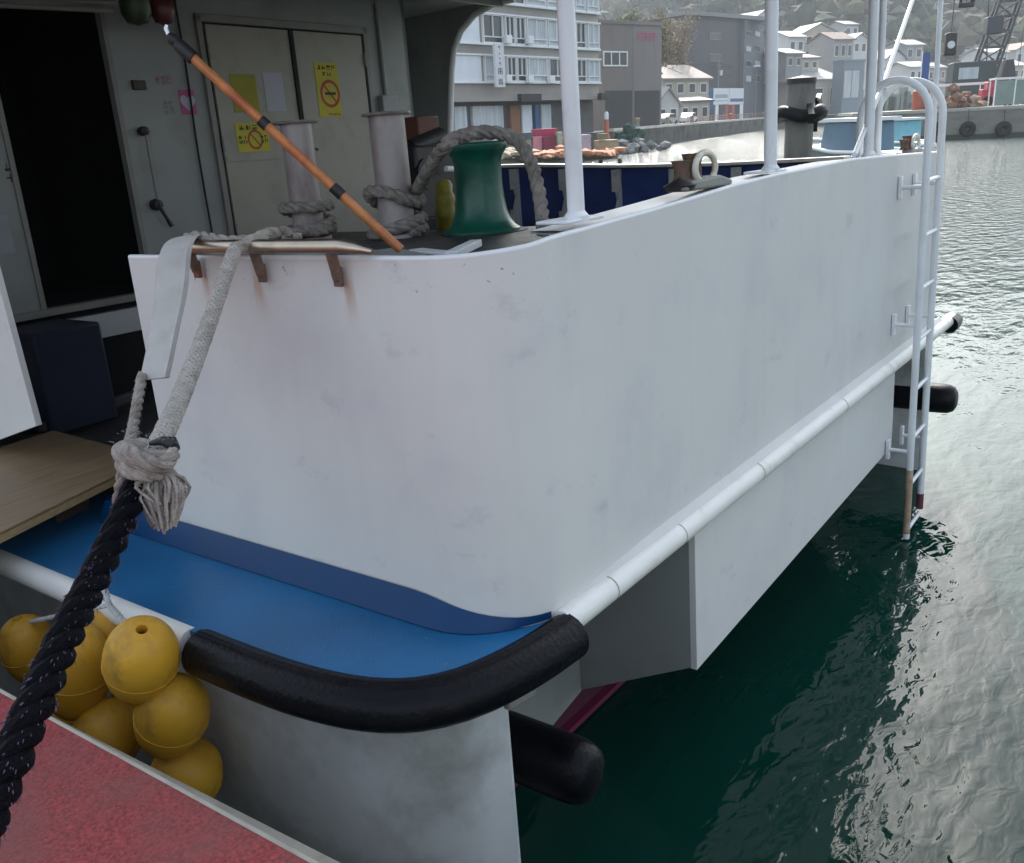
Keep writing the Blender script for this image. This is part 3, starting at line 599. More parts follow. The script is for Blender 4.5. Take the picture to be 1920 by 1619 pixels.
# knot turns round the hawser
def kturn(cpx,cpy,rx,ry,r,d0,tilt=.15):
    pts_=[]
    for i in range(17):
        a=2*math.pi*i/16; pts_.append(S(cpx+rx*math.cos(a),cpy+ry*math.sin(a)+tilt*rx*math.cos(a),d=d0-.05*math.sin(a)))
    rope(mb,pts_,r,noise=.05)
kturn(272,851,46,12,.024,kd-.02,.05); kturn(273,869,42,12,.022,kd-.03,-.08); kturn(268,882,36,10,.018,kd-.035,.1)
rope(mb,[S(236,842,d=kd-.08),S(262,862,d=kd-.11),S(300,872,d=kd-.10),S(322,858,d=kd-.06),S(318,840,d=kd)],.021,noise=.05)
fibres(mb,leg,.026,260,3); fibres(mb,leg2,.017,120,4); fibres(mb,[S(232,840,d=kd-.06),S(320,860,d=kd-.08)],.05,120,5)
sl_=mb.build('sling',M_rope,None)

loose(sl_,'beige rope sling hung over the ship\'s side and knotted round the black hawser','rope')
o_=sl_.location.copy()
def relbuild(mb,name,m_,par): 
    return mb.build(name,m_,par)
# braided leg: many fine strands in both directions over a core
mb=MB(); cb=smooth(LEG,.012); fb=frames(cb); ss_=[0]
for i in range(1,len(cb)): ss_.append(ss_[-1]+(cb[i]-cb[i-1]).length)
tot=ss_[-1]
rad=[.021+.006*min(1,q/tot*1.3) for q in ss_]
mb.tube(cb,[q*.93 for q in rad],12)
for sg in (1,-1):
    for k_ in range(7):
        P_=[]
        for p_,(t,a,b_),q,rd in zip(cb,fb,ss_,rad):
            an=sg*2*math.pi*q/.12+2*math.pi*k_/7; P_.append(p_+(a*math.cos(an)+b_*math.sin(an))*rd*(.93+.04*math.sin(an*7*.5)))
        mb.tube(P_,.0052,5)
mb.build('braided_leg',mat('pale_braid',(.50,.46,.42),.9,var=.2,scale=30,dirt=(.30,.26,.22),dscale=12,damt=.6,bump=.5,bscale=250,spec=.15),sl_)
# canvas sleeve (flat, folded over the tube)
cl=smooth([S(392,445,d=3.45),S(362,443,d=3.36),S(338,452,d=3.27),S(325,485,d=3.18),S(318,560,d=3.08),S(303,640,d=2.96),S(288,712,d=2.86)],.03)
wd=np.interp(np.linspace(0,1,len(cl)),[0,.12,.25,.45,.75,1],[.05,.085,.115,.125,.105,.10])
v=[];f=[]
right=Vector(RS@np.array([1,.1,0])); fw=Vector(RS@np.array([0,0,-1]))
for p,ww in zip(cl,wd):
    for u,dd in ((-.5,.016),(-.42,-.004),(-.1,-.012),(.25,-.006),(.42,-.018),(.5,0),(.42,.02),(-.1,.02)): v.append(p+right*u*ww+fw*dd)
n8=8
for i in range(len(cl)-1):
    for k_ in range(n8): f.append((i*n8+k_,i*n8+(k_+1)%n8,(i+1)*n8+(k_+1)%n8,(i+1)*n8+k_))
f.append(tuple(range(n8))); f.append(tuple(range((len(cl)-1)*n8,len(cl)*n8))[::-1])
sv=MB().add(v,f,True).build('canvas_sleeve',M_canvas,sl_)
# frayed tail
mb=MB(); tp=S(300,880,d=kd-.03)
for i in range(120):
    a=random.uniform(-1,1); b_=random.uniform(-1,1)
    e=S(308+22*a+random.uniform(-5,5),990+random.uniform(-45,14)-16*abs(a),d=kd-.03+.045*b_); mdl=(tp+e)/2+right*.034*a*1.3+fw*.03*b_
    st=tp+right*.020*a+fw*.016*b_
    c_=smooth([st,st+(mdl-st)*.6+right*random.uniform(-.004,.004),mdl+right*random.uniform(-.006,.006),e],.015)
    mb.tube(c_,[random.uniform(.0045,.007)*(1-.35*j/len(c_)) for j in range(len(c_))],5)
mb.build('frayed_tail',M_rope,sl_)
mb=MB(); mb.tube([S(282,833,d=kd-.02),S(304,828,d=kd-.04),S(322,832,d=kd-.04),S(330,843,d=kd-.02)],[.006,.012,.019,.012],10); mb.build('tape_binding',M_blk,sl_)
# black hawser
mb=MB()
hw=[S(283,862,d=kd),S(262,905,d=kd-.02),S(225,985,d=2.28),S(175,1090,d=2.10),S(120,1200,d=1.90),S(62,1330,d=1.72),S(20,1430,d=1.60),S(-20,1520,d=1.50)]
hw.append(hw[-1]+(hw[-1]-hw[-2])*1.0+Vector((0,0,-.02))); hw.append(hw[-1]+(hw[-1]-hw[-2])*3+Vector((0,0,-.08)))
rope(mb,hw,.037,pitch=.21,noise=.04,seg=9)
o=mb.build('mooring_hawser',M_ropeb,None); loose(o,'thick black hawser running down from the knot past the yellow floats','rope')
mb=MB(); cc=smooth(hw,.01)
r_=random.Random(4)
for i in range(420):   # stray coloured yarns
    k_=r_.randrange(0,int(len(cc)*.9)); p=cc[k_]; t=(cc[k_+1]-p).normalized(); a=t.orthogonal().normalized(); b_=t.cross(a); an=r_.uniform(0,6.28)
    e=a*math.cos(an)+b_*math.sin(an); q=p+e*.037
    mb.tube([q,q+e*.004+t*r_.uniform(.006,.014)],[.0012,.0006],4)
mb.build('stray_yarn',mat('glossy_purple_yarn',(.13,.07,.15),.3,var=.5,scale=60,dirt=(.02,.09,.07),dscale=30,damt=1,dthr=.5),o)
# boat-hook pole
q0=S(752,470,d=3.55); q1=S(338,88,d=3.35)
pole=MB().tube([q0+(q1-q0)*t for t in np.linspace(0,1,20)],[.0185-.0015*t for t in np.linspace(0,1,20)],14).build('boathook_pole',M_bamb,None)
loose(pole,'orange pole with black bands leaning diagonally in front of the cabin doors','pole')
for t,l in ((.30,.045),(.635,.03)):
    MB().tube([q0+(q1-q0)*(t-l/2),q0+(q1-q0)*(t+l/2)],.0215,14).build('black_band',M_blk,pole)
mb=MB(); d_=(q1-q0).normalized(); mb.tube([q1-d_*.06,q1-d_*.0,q1+d_*.015],[.026,.025,.020],14); mb.tube([q1+d_*.015,q1+d_*.035,q1+d_*.055],[.018,.022,.012],10); mb.build('hook_socket',M_blk,pole)
mb=MB(); mb.tube([q1+d_*.05,q1+d_*.062+Vector((0,0,.018)),q1+d_*.055+Vector((0,0,.035))],[.009,.008,.005],8); mb.build('hook_tip',mat('bright_steel',(.6,.6,.62),.3,1),pole)
# gangway plank
A=Vector((0.95,3.58,1.42)); u_=Vector((.941,.339,0)); 
p0=S(0,1000,z=1.45); p1=S(212,895,z=1.45); p2=S(100,808,z=1.45); p3=S(0,840,z=1.45)
ux=(p1-p0).normalized(); nearR=p0+ux*((p1-p0).length+.30); farR=p2; L0=p0-ux*1.6; L3=p3-(p2-p3).normalized()*1.6
pk=MB().prism([L0,nearR,farR,L3],(0,0,-.012)).build('plank',M_wood,None,bevel=.003); 
loose(pk,'wide varnished wooden board laid across to the ship beside the blue ledge','gangplank')
dn=Vector((0,0,-.036)); bz=Vector((0,0,-.012))
q=[p+bz-Vector((0,0,.0005)) for p in (L0,nearR,farR,L3)]
MB().prism(q,(0,0,-.034)).build('plank_core',M_woode,pk,bevel=.003)
mb=MB(); cc_=(nearR+farR)/2
mb.prism([p1+Vector((-.25,.12,-.05)),p1+Vector((-.05,.19,-.05)),farR+Vector((-.1,-.1,-.05)),farR+Vector((-.3,-.15,-.05))],(0,0,-.125)); mb.build('plank_cleat',mat('dark_timber',(.05,.03,.02),.8),pk)
# yellow floats
fl=[ # px,py,ship x, radius, half length, tilt, label
 (265,1242,1.43,.126,.160,(.1,-1),'large yellow float nearest the black fender end, rope through its top'),
 (142,1262,1.40,.128,.175,(-.05,-1),'large yellow float crossed by the black hawser'),
 (58,1222,1.48,.112,.155,(-.3,-1),'leftmost yellow float with an orange-rimmed hole'),
 (205,1200,1.58,.110,.14,(.1,-1),'small yellow float peeping out behind the top of the bunch'),
 (322,1345,1.48,.128,.160,(.25,-1),'shaded yellow float below the one with rope through its top'),
 (200,1385,1.42,.130,.150,(.15,-1),'shaded yellow float low in the bunch above the red quay edge'),
 (110,1370,1.48,.125,.15,(0,-1),'yellow float half hidden by the quay edge left of the lowest ones'),
 (348,1460,1.50,.130,.150,(.2,-1),'lowest yellow float in the dark gap between quay and hull'),
 (262,1330,1.60,.12,.14,(.1,-1),'yellow float at the back, wedged between the four large ones')]
for i,(px,py,X,r,L_,ax,lb) in enumerate(fl):
    c=S(px,py,x=X); c2=S(px+ax[0]*60,py+ax[1]*60,x=X); axis=(c2-c).normalized(); axis=(axis+Vector((-.13,-.10,0))*(1 if i in (0,2) else -.3)).normalized()
    prf=[]; 
    for k_ in range(15):
        t=math.pi*(k_/14)*.90+.16*1; rad=r*math.sin(t)**.85*(1-.06*math.cos(t)); prf.append((max(rad,.016),-L_*math.cos(t)))
    prf=[(.013,prf[0][1]+.05),(.017,prf[0][1]+.006)]+prf+[(.019,prf[-1][1]+.001),(.016,prf[-1][1]-.05),(.0,prf[-1][1]-.055)]
    o=MB().lathe(c,[(r_,h_*(1.18 if i<2 else 1.06)) for r_,h_ in (prf if i in (0,2) else prf[2:-3]+[(.0,prf[-4][1]+.002)])],28,axis).build('net_float',M_yel,None); loose(o,lb,'float','yellow floats bunched between quay and ship')
    MB().tube([c+(axis.orthogonal().normalized()*math.cos(2*math.pi*q_/32)+axis.cross(axis.orthogonal().normalized())*math.sin(2*math.pi*q_/32))*(r*.999) for q_ in range(32)],.0022,6,closed=True).build('mould_seam',M_yel,o)
    MB().lathe(c,[(.0165,L_*.93),(.0145,L_*.80),(0,L_*.79)],14,axis).build('rope_hole',mat('float_hole_painted_shade',(.16,.06,.01),.8),o) if i in (0,2) else None  # shade inside the hole painted as a dark brown lining
mb=MB(); rope(mb,[S(200,1120,x=1.57)+Vector((0,0,.04)),S(205,1135,x=1.52),S(222,1155,x=1.47),S(240,1180,x=1.45),S(250,1215,x=1.46)],.0125,noise=.05); 
rope(mb,[S(205,1135,x=1.52),S(150,1148,x=1.50),S(90,1160,x=1.49),S(50,1172,x=1.49),S(45,1200,x=1.50)],.010,noise=.05)
o=mb.build('float_lanyard',mat('pale_grey_cord',(.45,.45,.43),.9,var=.2,dirt=(.25,.22,.2),dscale=30,damt=.6),None); loose(o,'pale cord tying the bunch of yellow floats under the ledge','cord')
# ------------------------------------------------------------------ tilt the ship and what lies on it into level world axes
bpy.context.view_layer.update()
for o in SHIPROOTS: o.matrix_world=SHIP@o.matrix_world
# ================================================================== QUAY IN FRONT
def struct(o): o['kind']='structure'; return o
M_qred=mat('red_nonslip_deck',(.33,.055,.055),.85,var=.6,scale=110,dirt=(.22,.09,.08),dscale=4,damt=.6,dthr=.42,bump=.5,bscale=220)
M_cream=mat('cream_steel_edge',(.42,.385,.32),.55,var=.1,dirt=(.2,.16,.11),dscale=5,damt=.6)
e0=Wd(0,1300,z=1.35); e1=Wd(580,1619,z=1.35); dq=(e1-e0).normalized()
a=e0-dq*9; b_=e1+dq*4; nx_=Vector((-dq.y,dq.x,0)); nx_=nx_ if nx_.x<0 else -nx_
struct(MB().prism([a,b_,b_+nx_*6,a+nx_*6],(0,0,-.08)).build('quay_deck',M_qred))
w_=-nx_
struct(MB().prism([a+Vector((0,0,.004)),b_+Vector((0,0,.004)),b_+w_*.012+Vector((0,0,.004)),a+w_*.012+Vector((0,0,.004))],(0,0,-.09)).build('quay_edge',M_cream,None,bevel=.004))
g0=Wd(404,1497,z=1.05); g1=Wd(645,1619,z=1.05); dg=(g1-g0).normalized(); A0=g0-dg*6; B0=g1+dg*3
struct(MB().prism([A0,B0,B0+nx_*.5,A0+nx_*.5],(0,0,-.3)).build('quay_fender_beam',M_cream,None,bevel=.01))
struct(MB().prism([a+nx_*.06+Vector((0,0,-.085)),b_+nx_*.06+Vector((0,0,-.085)),b_+nx_*6+Vector((0,0,-.085)),a+nx_*6+Vector((0,0,-.085))],(0,0,-2)).build('quay_base',M_frame))
# ================================================================== WATER
def water():
    M=bpy.data.materials.new('harbour_water'); M.use_nodes=True; t=M.node_tree; L=t.links.new; N=t.nodes.new; b=t.nodes['Principled BSDF']
    b.inputs['Base Color'].default_value=(.001,.029,.020,1); b.inputs['Roughness'].default_value=.04; b.inputs['IOR'].default_value=1.33; b.inputs['Specular IOR Level'].default_value=.5
    tc=N('ShaderNodeTexCoord'); mp=N('ShaderNodeMapping'); mp.inputs['Rotation'].default_value=(0,0,.5); mp.inputs['Scale'].default_value=(1,1.9,1); L(tc.outputs['Object'],mp.inputs[0])
    hsum=None
    for s_,a_ in ((.45,.05),(1.6,.017),(6,.0055)):
        no=N('ShaderNodeTexNoise'); no.inputs['Scale'].default_value=s_; no.inputs['Detail'].default_value=2.5; no.inputs['Roughness'].default_value=.5; no.inputs['Distortion'].default_value=.6; L(mp.outputs[0],no.inputs['Vector'])
        mu=N('ShaderNodeMath'); mu.operation='MULTIPLY'; mu.inputs[1].default_value=a_; L(no.outputs[0],mu.inputs[0])
        if hsum is None: hsum=mu.outputs[0]
        else:
            ad=N('ShaderNodeMath'); ad.operation='ADD'; L(hsum,ad.inputs[0]); L(mu.outputs[0],ad.inputs[1]); hsum=ad.outputs[0]
    bp=N('ShaderNodeBump'); bp.inputs['Strength'].default_value=1; bp.inputs['Distance'].default_value=1; 
    sp=N('ShaderNodeSeparateXYZ'); L(tc.outputs['Object'],sp.inputs[0]); mr=N('ShaderNodeMapRange'); mr.interpolation_type='SMOOTHSTEP'; mr.inputs['From Min'].default_value=7; mr.inputs['From Max'].default_value=40; mr.inputs['To Min'].default_value=0; mr.inputs['To Max'].default_value=.16; L(sp.outputs[0],mr.inputs[0])
    nf=N('ShaderNodeTexNoise'); nf.inputs['Scale'].default_value=2.6; nf.inputs['Detail'].default_value=4; L(mp.outputs[0],nf.inputs['Vector']); mf=N('ShaderNodeMath'); mf.operation='MULTIPLY_ADD'; L(nf.outputs[0],mf.inputs[0]); L(mr.outputs[0],mf.inputs[1]); L(hsum,mf.inputs[2])
    L(mf.outputs[0],bp.inputs['Height']); L(bp.outputs[0],b.inputs['Normal'])
    return M
mb=MB(); mb.add([(-60,-300,0),(900,-300,0),(900,900,0),(-60,900,0)],[(0,1,2,3)]); struct(mb.build('water',water()))
# ================================================================== ACROSS THE HARBOUR (level axes, real distances)
def horizon(px): return 212-.05*(px-1440)
def G(px,d,z=0.):
    """ground point seen in column px (at the horizon) at depth d along the view"""
    p=Wd(px,horizon(px),d=d); return Vector((p.x,p.y,z))
def zof(px,py,d): return Wd(px,py,d=d).z
class Fac:
    """a building front from column pxl (depth dl) to column pxr (depth dr); local x runs along it, y goes back"""
    def __init__(s,pxl,dl,pxr,dr,zg=1.95):
        s.A=G(pxl,dl,zg); s.B=G(pxr,dr,zg); s.u=(s.B-s.A); s.L=s.u.length; s.u.normalize(); s.rot=math.atan2(s.u.y,s.u.x); s.zg=zg
    def uz(s,px,py):
        r=RW@np.array((px-cx,cy-py,-F))/F
        # intersect the vertical plane through A along u
        n=Vector((-s.u.y,s.u.x,0)); t=(s.A-Vector(Cw)).dot(n)/Vector(r).dot(n); p=Vector(Cw)+Vector(r)*t
        return ((p-s.A).dot(s.u),p.z-s.zg)
    def root(s,name,label,cat,group=None): return thing(name,label,cat,s.A,group,rotz=s.rot)
    def rect(s,px0,py0,px1,py1):
        a=s.uz(px0,py0);b=s.uz(px1,py1); return min(a[0],b[0]),max(a[0],b[0]),min(a[1],b[1]),max(a[1],b[1])
def lb(mb,name,m_,par,**k): return mb.build(name,m_,par,local=True,**k)
M_land=mat('pale_quay_concrete',(.30,.29,.27),.85,var=.12,scale=.3,dirt=(.2,.19,.17),dscale=.15,damt=.6)
M_qwall=mat('weedy_quay_wall',(.10,.095,.08),.8,var=.3,scale=.4,dirt=(.012,.018,.015),dscale=.5,damt=.9,dthr=.42)
M_glass=mat('dim_window_glass',(.05,.06,.07),.1,var=.3,scale=.5)
M_curt=mat('curtained_window',(.50,.53,.56),.5,var=.25,scale=1.2,stretch=(4,1,.3))
M_wf=mat('white_window_frame',(.82,.82,.82),.5,var=.05)
M_hot=mat('taupe_render',(.34,.31,.28),.8,var=.08,scale=.8,dirt=(.19,.17,.15),dscale=.4,damt=.5)
M_hotw=mat('white_wall_panel',(.74,.76,.80),.6,var=.06,scale=1)
# land, quay walls, hill
ql=[G(640,52),G(900,64),G(1150,87),G(1300,118),G(1447,172),G(1660,176),G(1900,190),G(2600,230)]
far=[G(2900,900),G(500,900),G(200,200)]
mb=MB(); top=[Vector((p.x,p.y,1.95)) for p in ql+far]; mb.add(top,[tuple(range(len(top)))]); struct(mb.build('far_shore',M_land))
mb=MB()
for i in range(len(ql)-1): mb.prism([Vector((ql[i].x,ql[i].y,-1)),Vector((ql[i+1].x,ql[i+1].y,-1)),Vector((ql[i+1].x,ql[i+1].y,1.9)),Vector((ql[i].x,ql[i].y,1.9))],(0,.5,0))
t_=mb.build('quay_wall',M_qwall); c_=ql[2].copy(); t_.data.transform(Matrix.Translation(-c_)); t_.location=c_; t_['label']='dark weedy quay wall along the far side of the basin'; t_['category']='quay wall'
mb=MB()
for i in range(2,4): mb.prism([Vector((*ql[i].xy,1.9)),Vector((*ql[i+1].xy,1.9)),Vector((*ql[i+1].xy,2.15)),Vector((*ql[i].xy,2.15))],(.2,1.1,0))
kb=mb.build('quay_kerb',mat('sunlit_kerb_concrete',(.62,.58,.50),.7,var=.15,scale=.6,dirt=(.35,.3,.22),dscale=.4,damt=.6)); kb.data.transform(Matrix.Translation(-c_)); kb.location=c_; kb['label']='long pale kerb running along the top of the far quay wall'; kb['category']='kerb'  # sun on the kerb is put into its pale colour
def ridge(px): return float(np.interp(px,[600,1050,1118,1136,1160,1200,1300,1500,1700,1900,2400],[.05,.09,.100,.113,.128,.145,.165,.19,.20,.2,.18]))
cols=np.linspace(700,2350,90); deps=[235,270,310,360,420,480,540,600,680]
v=[];f=[]
def hz_(px,d):
    t=min(1,max(0,(d-235)/305)); z=2.2+(ridge(px)*540)*(t**.9)
    if d>560: z-=(d-560)*.25
    return z+6*math.sin(px*.011+d*.013)*t*math.sin(d*.021)+2.5*math.sin(px*.05+d*.03)*t
for px in cols:
    for d in deps: v.append(G(px,d,hz_(px,d) if d<560 else hz_(px,d)))
n9=len(deps)
for i in range(len(cols)-1):
    for j in range(n9-1): f.append((i*n9+j,i*n9+j+1,(i+1)*n9+j+1,(i+1)*n9+j))
M_hill=mat('wooded_hill_ground',(.065,.075,.045),.95,var=.35,scale=.02,dirt=(.17,.14,.10),dscale=.012,damt=.8,dthr=.5)
struct(MB().add(v,f,True).build('hill',M_hill))
# wood on the hill: leafy clumps
def ico():
    bm=bmesh.new(); bmesh.ops.create_icosphere(bm,subdivisions=1,radius=1); V=[v_.co.copy() for v_ in bm.verts]; Fc=[tuple(x.index for x in f_.verts) for f_ in bm.faces]; bm.free(); return V,Fc
IV,IF=ico()
def crowns(n,seed,dmin,dmax,s0,s1,pxa=1090,pxb=2150):
    r=random.Random(seed); V=[];Fc=[]
    for _ in range(n):
        px=r.uniform(pxa,pxb); d=r.uniform(dmin,dmax); z=hz_(px,d); p=G(px,d,z); s=r.uniform(s0,s1)
        for c_ in range(4):
            o=Vector((r.gauss(0,.5),r.gauss(0,.5),r.gauss(.3,.4)))*s; k=len(V); ss=s*r.uniform(.35,.75)
            for q in IV: V.append(p+o+Vector((q.x*r.uniform(.6,1.35),q.y*r.uniform(.6,1.35),q.z*r.uniform(.6,1.4)))*ss)
            Fc+=[tuple(i+k for i in g) for g in IF]
    me=bpy.data.meshes.new('wood'); me.from_pydata([tuple(q) for q in V],[],Fc); return me
for nm,col,sd_,n_t in (('dark_wood',(.028,.042,.025),1,2600),('brown_wood',(.10,.075,.045),2,700),('pale_wood',(.10,.11,.05),3,700)):
    me=crowns(n_t,sd_,262,640,3,6.5); me.materials.append(mat(nm+'_leaves',col,.95,var=.5,scale=.12,dirt=(.02,.03,.02),dscale=.4,damt=.6))
    o=bpy.data.objects.new(nm,me); C.objects.link(o); o['kind']='stuff'; o['label']={'dark_wood':'dark evergreen woodland covering the hill','brown_wood':'bare brown trees scattered through the hillside wood','pale_wood':'pale green trees scattered through the hillside wood'}[nm]; o['category']='woodland'
# ---- hotel
h_=Fac(812,68,1128,85); ht=h_.root('hotel','large taupe waterfront hotel with white banded rows of windows','building')
L=h_.L
lb(MB().box((0,.25,2.95),(L,14,17)),'wall',M_hot,ht)
rows=[(6.2,8.05),(9.0,11.05),(12.0,14.1),(15.0,16.7)]; rows=[(a-1.95+.1,b-1.95+.1) for a,b in rows]
rw=random.Random(5)
for ri,(za,zb_2) in enumerate(rows):
    lb(MB().box((0,-.05,za-.16),(L+.05,.25,za-.01)).box((0,-.05,zb_2+.01),(L+.05,.25,zb_2+.13)),'band',M_wf,ht)
    lb(MB().box((.2,.1,za),(h_.uz(903,100)[0],.24,zb_2)),'panel',M_hotw,ht)
    cuts=[(909,946,1),(951,968,0),(970,988,0),(991,1027,1),(1030,1062,1),(1065,1078,0),(1082,1100,1),(1104,1125,1)]
    for (a,b,k_) in cuts:
        u0=h_.uz(a,100)[0];u1=h_.uz(b,100)[0]
        mb=MB(); t_=.07
        for q in (((u0,0,za),(u0+t_,.24,zb_2)),((u1-t_,0,za),(u1,.24,zb_2)),((u0+t_,0.01,zb_2-t_),(u1-t_,.24,zb_2)),((u0+t_,.01,za),(u1-t_,.24,za+t_)),((u0+t_,.04,za+.42),(u1-t_,.2,za+.50))): mb.box(*q)
        if u1-u0>1.0: mb.box(((u0+u1)/2-.03,.03,za+.5),((u0+u1)/2+.03,.2,zb_2-t_))
        w_o=lb(mb,'window',M_wf,ht)
        lb(MB().box((u0+.02,.16,za+.02),(u1-.02,.235,zb_2-.02)),'pane',M_curt if (k_ and rw.random()<.75) else M_glass,w_o)
lb(MB().box((-.2,-.5,2.85),(L,.5,3.15)),'canopy',M_hot,ht)
g0_=MB().box((0,.9,0),(L,14,2.85)); lb(g0_,'ground_floor',mat('shaded_shopfront',(.09,.09,.095),.7,var=.3,scale=.7),ht)  # shade under the hotel canopy is put into this dark colour
for (a,b,m_,y0) in ((862,885,M_curt,.5),(898,955,M_curt,.6),(968,985,mat('brown_wood_door',(.24,.10,.035),.6),.55),(992,1010,M_hotw,.7),(1015,1022,mat('blue_banner',(.03,.10,.25),.6),.6),(1028,1046,M_curt,.7),(1085,1100,M_glass,.6)):
    u0=h_.uz(a,220)[0];u1=h_.uz(b,220)[0]; lb(MB().box((u0,y0,.1),(u1,.895,2.55)),'shopfront_panel',m_,ht,bevel=.02)
for (a,b) in ((962,1000),(1112,1128)):
    u0=h_.uz(a,200)[0];u1=h_.uz(b,200)[0]; lb(MB().box((u0,-.9,2.75),(u1,-.51,3.35)),'dark_awning',M_blk,ht)
# its vertical name board
u0=h_.uz(911,120)[0];u1=h_.uz(928,120)[0];z1=h_.uz(920,86)[1];z0=h_.uz(920,166)[1]
sb=lb(MB().box((u0,-.95,z0),(u1,-.75,z1)),'name_board',mat('white_sign_board',(.68,.68,.70),.5,var=.04),ht)
mb=MB(); um=(u0+u1)/2; zz_=lambda py:h_.uz(920,py)[1]
def gl(kind,zc,s):
    if kind=='dot': mb.box((um-.5*s,-.96,zc-.4*s),(um+.45*s,-.951,zc+.4*s))
    if kind=='kana':
        mb.box((um-s,-.96,zc+.25*s),(um+s,-.951,zc+.45*s)); mb.box((um-.5*s,-.961,zc-.2*s),(um-.3*s,-.951,zc+.8*s)); mb.box((um+.3*s,-.962,zc-.8*s),(um+.5*s,-.951,zc+.8*s))
    if kind=='kan':
        for k_ in range(4): mb.box((um-s,-.96,zc+(.8-.45*k_)*s),(um+s,-.951,zc+(.98-.45*k_)*s))
        mb.box((um-.1*s,-.961,zc-.9*s),(um+.1*s,-.951,zc+1.0*s)); mb.box((um-1.0*s,-.962,zc-.9*s),(um-.8*s,-.951,zc+.6*s)); mb.box((um+.8*s,-.962,zc-.9*s),(um+1.0*s,-.951,zc+.3*s))
gl('kana',zz_(93),.17); gl('dot',zz_(104),.12); gl('dot',zz_(113),.12); gl('kana',zz_(123),.16); gl('kan',zz_(137),.26); gl('kan',zz_(157),.24)
lb(mb,'lettering',M_bp,sb)
# ---- generic blocks
def block(name,label,cat,pxl,dl,pxr,dr,pytop,m_,thick=12,group=None,zg=1.95):
    s=Fac(pxl,dl,pxr,dr,zg); r=s.root(name,label,cat,group); z=zof((pxl+pxr)/2,pytop,(dl+dr)/2)-zg
    lb(MB().box((0,0,0),(s.L,thick,z)),'wall',m_,r); lb(MB().box((-.15,-.15,z+.002),(s.L+.15,thick+.15,z+.35)),'parapet',m_,r)
    return s,r,z
def win(s,r,px0,py0,px1,py1,m_=None,frame=True,mull=1,t=.12):
    a,b,c,d=s.rect(px0,py0,px1,py1); mb=MB()
    for q in (((a,-.1,c),(a+t,.05,d)),((b-t,-.1,c),(b,.05,d)),((a+t,-.09,d-t),(b-t,.05,d)),((a+t,-.09,c),(b-t,.05,c+t))): mb.box(*q)
    for i in range(1,mull+1): x=a+(b-a)*i/(mull+1); mb.box((x-t/2,-.08,c+t),(x+t/2,.04,d-t))
    o=lb(mb,'window',M_wf if frame else M_frame,r); lb(MB().box((a+.03,-.05,c+.03),(b-.03,-.02,d-.03)),'pane',m_ or M_glass,o); return o
M_brn=mat('brown_grey_cladding',(.20,.17,.155),.7,var=.1,scale=.5,stretch=(3,3,.3))
M_gry=mat('grey_cladding',(.23,.20,.19),.7,var=.08,scale=.5,stretch=(3,3,.3))
s,r,z=block('commercial_building','grey-brown block beside the hotel with one bright window','building',1129,98,1187,101,52,M_brn,group='blocks on the far quay')
win(s,r,1130,97,1176,126,M_glass,True,2,.14)
a,b,c,d=s.rect(1135,172,1185,238); lb(MB().box((a,-.06,.05),(b,-.01,d)),'dark_ground_floor',mat('dark_ground_floor',(.05,.05,.055),.7,var=.3),r)
s,r,z=block('commercial_building','windowless grey block with faded pink lettering at its top','building',1187.5,104,1240,107,54,M_gry,group='blocks on the far quay')
a,b,c,d=s.rect(1190,172,1236,238); lb(MB().box((a,-.06,.05),(b,-.01,d)),'dark_ground_floor',_m['dark_ground_floor'],r)
a,b,c,d=s.rect(1196,62,1232,80); mb=MB(); rr_=random.Random(9)
for i in range(5):
    x=a+(b-a)*i/5; w5=(b-a)/5*.8
    mb.box((x,-.05,d-.18),(x+w5,-.005,d)); mb.box((x,-.05,c),(x+.16,-.005,d-.19)); mb.box((x+.17,-.05,(c+d)/2-.1),(x+w5,-.005,(c+d)/2+.08))
lb(mb,'lettering',mat('faded_pink_letters',(.42,.10,.18),.6),r)
M_dg=mat('dark_grey_tiles',(.085,.085,.092),.6,var=.1,scale=.4); 
s,r,z=block('apartment_block','dark grey cubic building with a flat overhanging roof','building',1284,160,1391,172,44,M_dg,14,group='blocks on the far quay')
for y_ in (62,102): win(s,r,1330,y_,1352,y_+15,M_glass,False,1,.15)
lb(MB().box((-.8,-.8,z+.351),(s.L+10,15,z+1.0)),'roof_slab',mat('grey_roof_slab',(.24,.24,.25),.7),r)
s,r,z=block('apartment_block','slate blue-grey wing with several small windows, right of the dark cube','building',1391.5,171,1452,195,52,mat('slate_render',(.12,.13,.155),.7,var=.1),10,group='blocks on the far quay')
for j in range(4):
    for i in range(3): win(s,r,1398+i*17,58+j*28,1408+i*17,72+j*28,M_curt if (i+j)%2 else M_glass,False,0,.15)
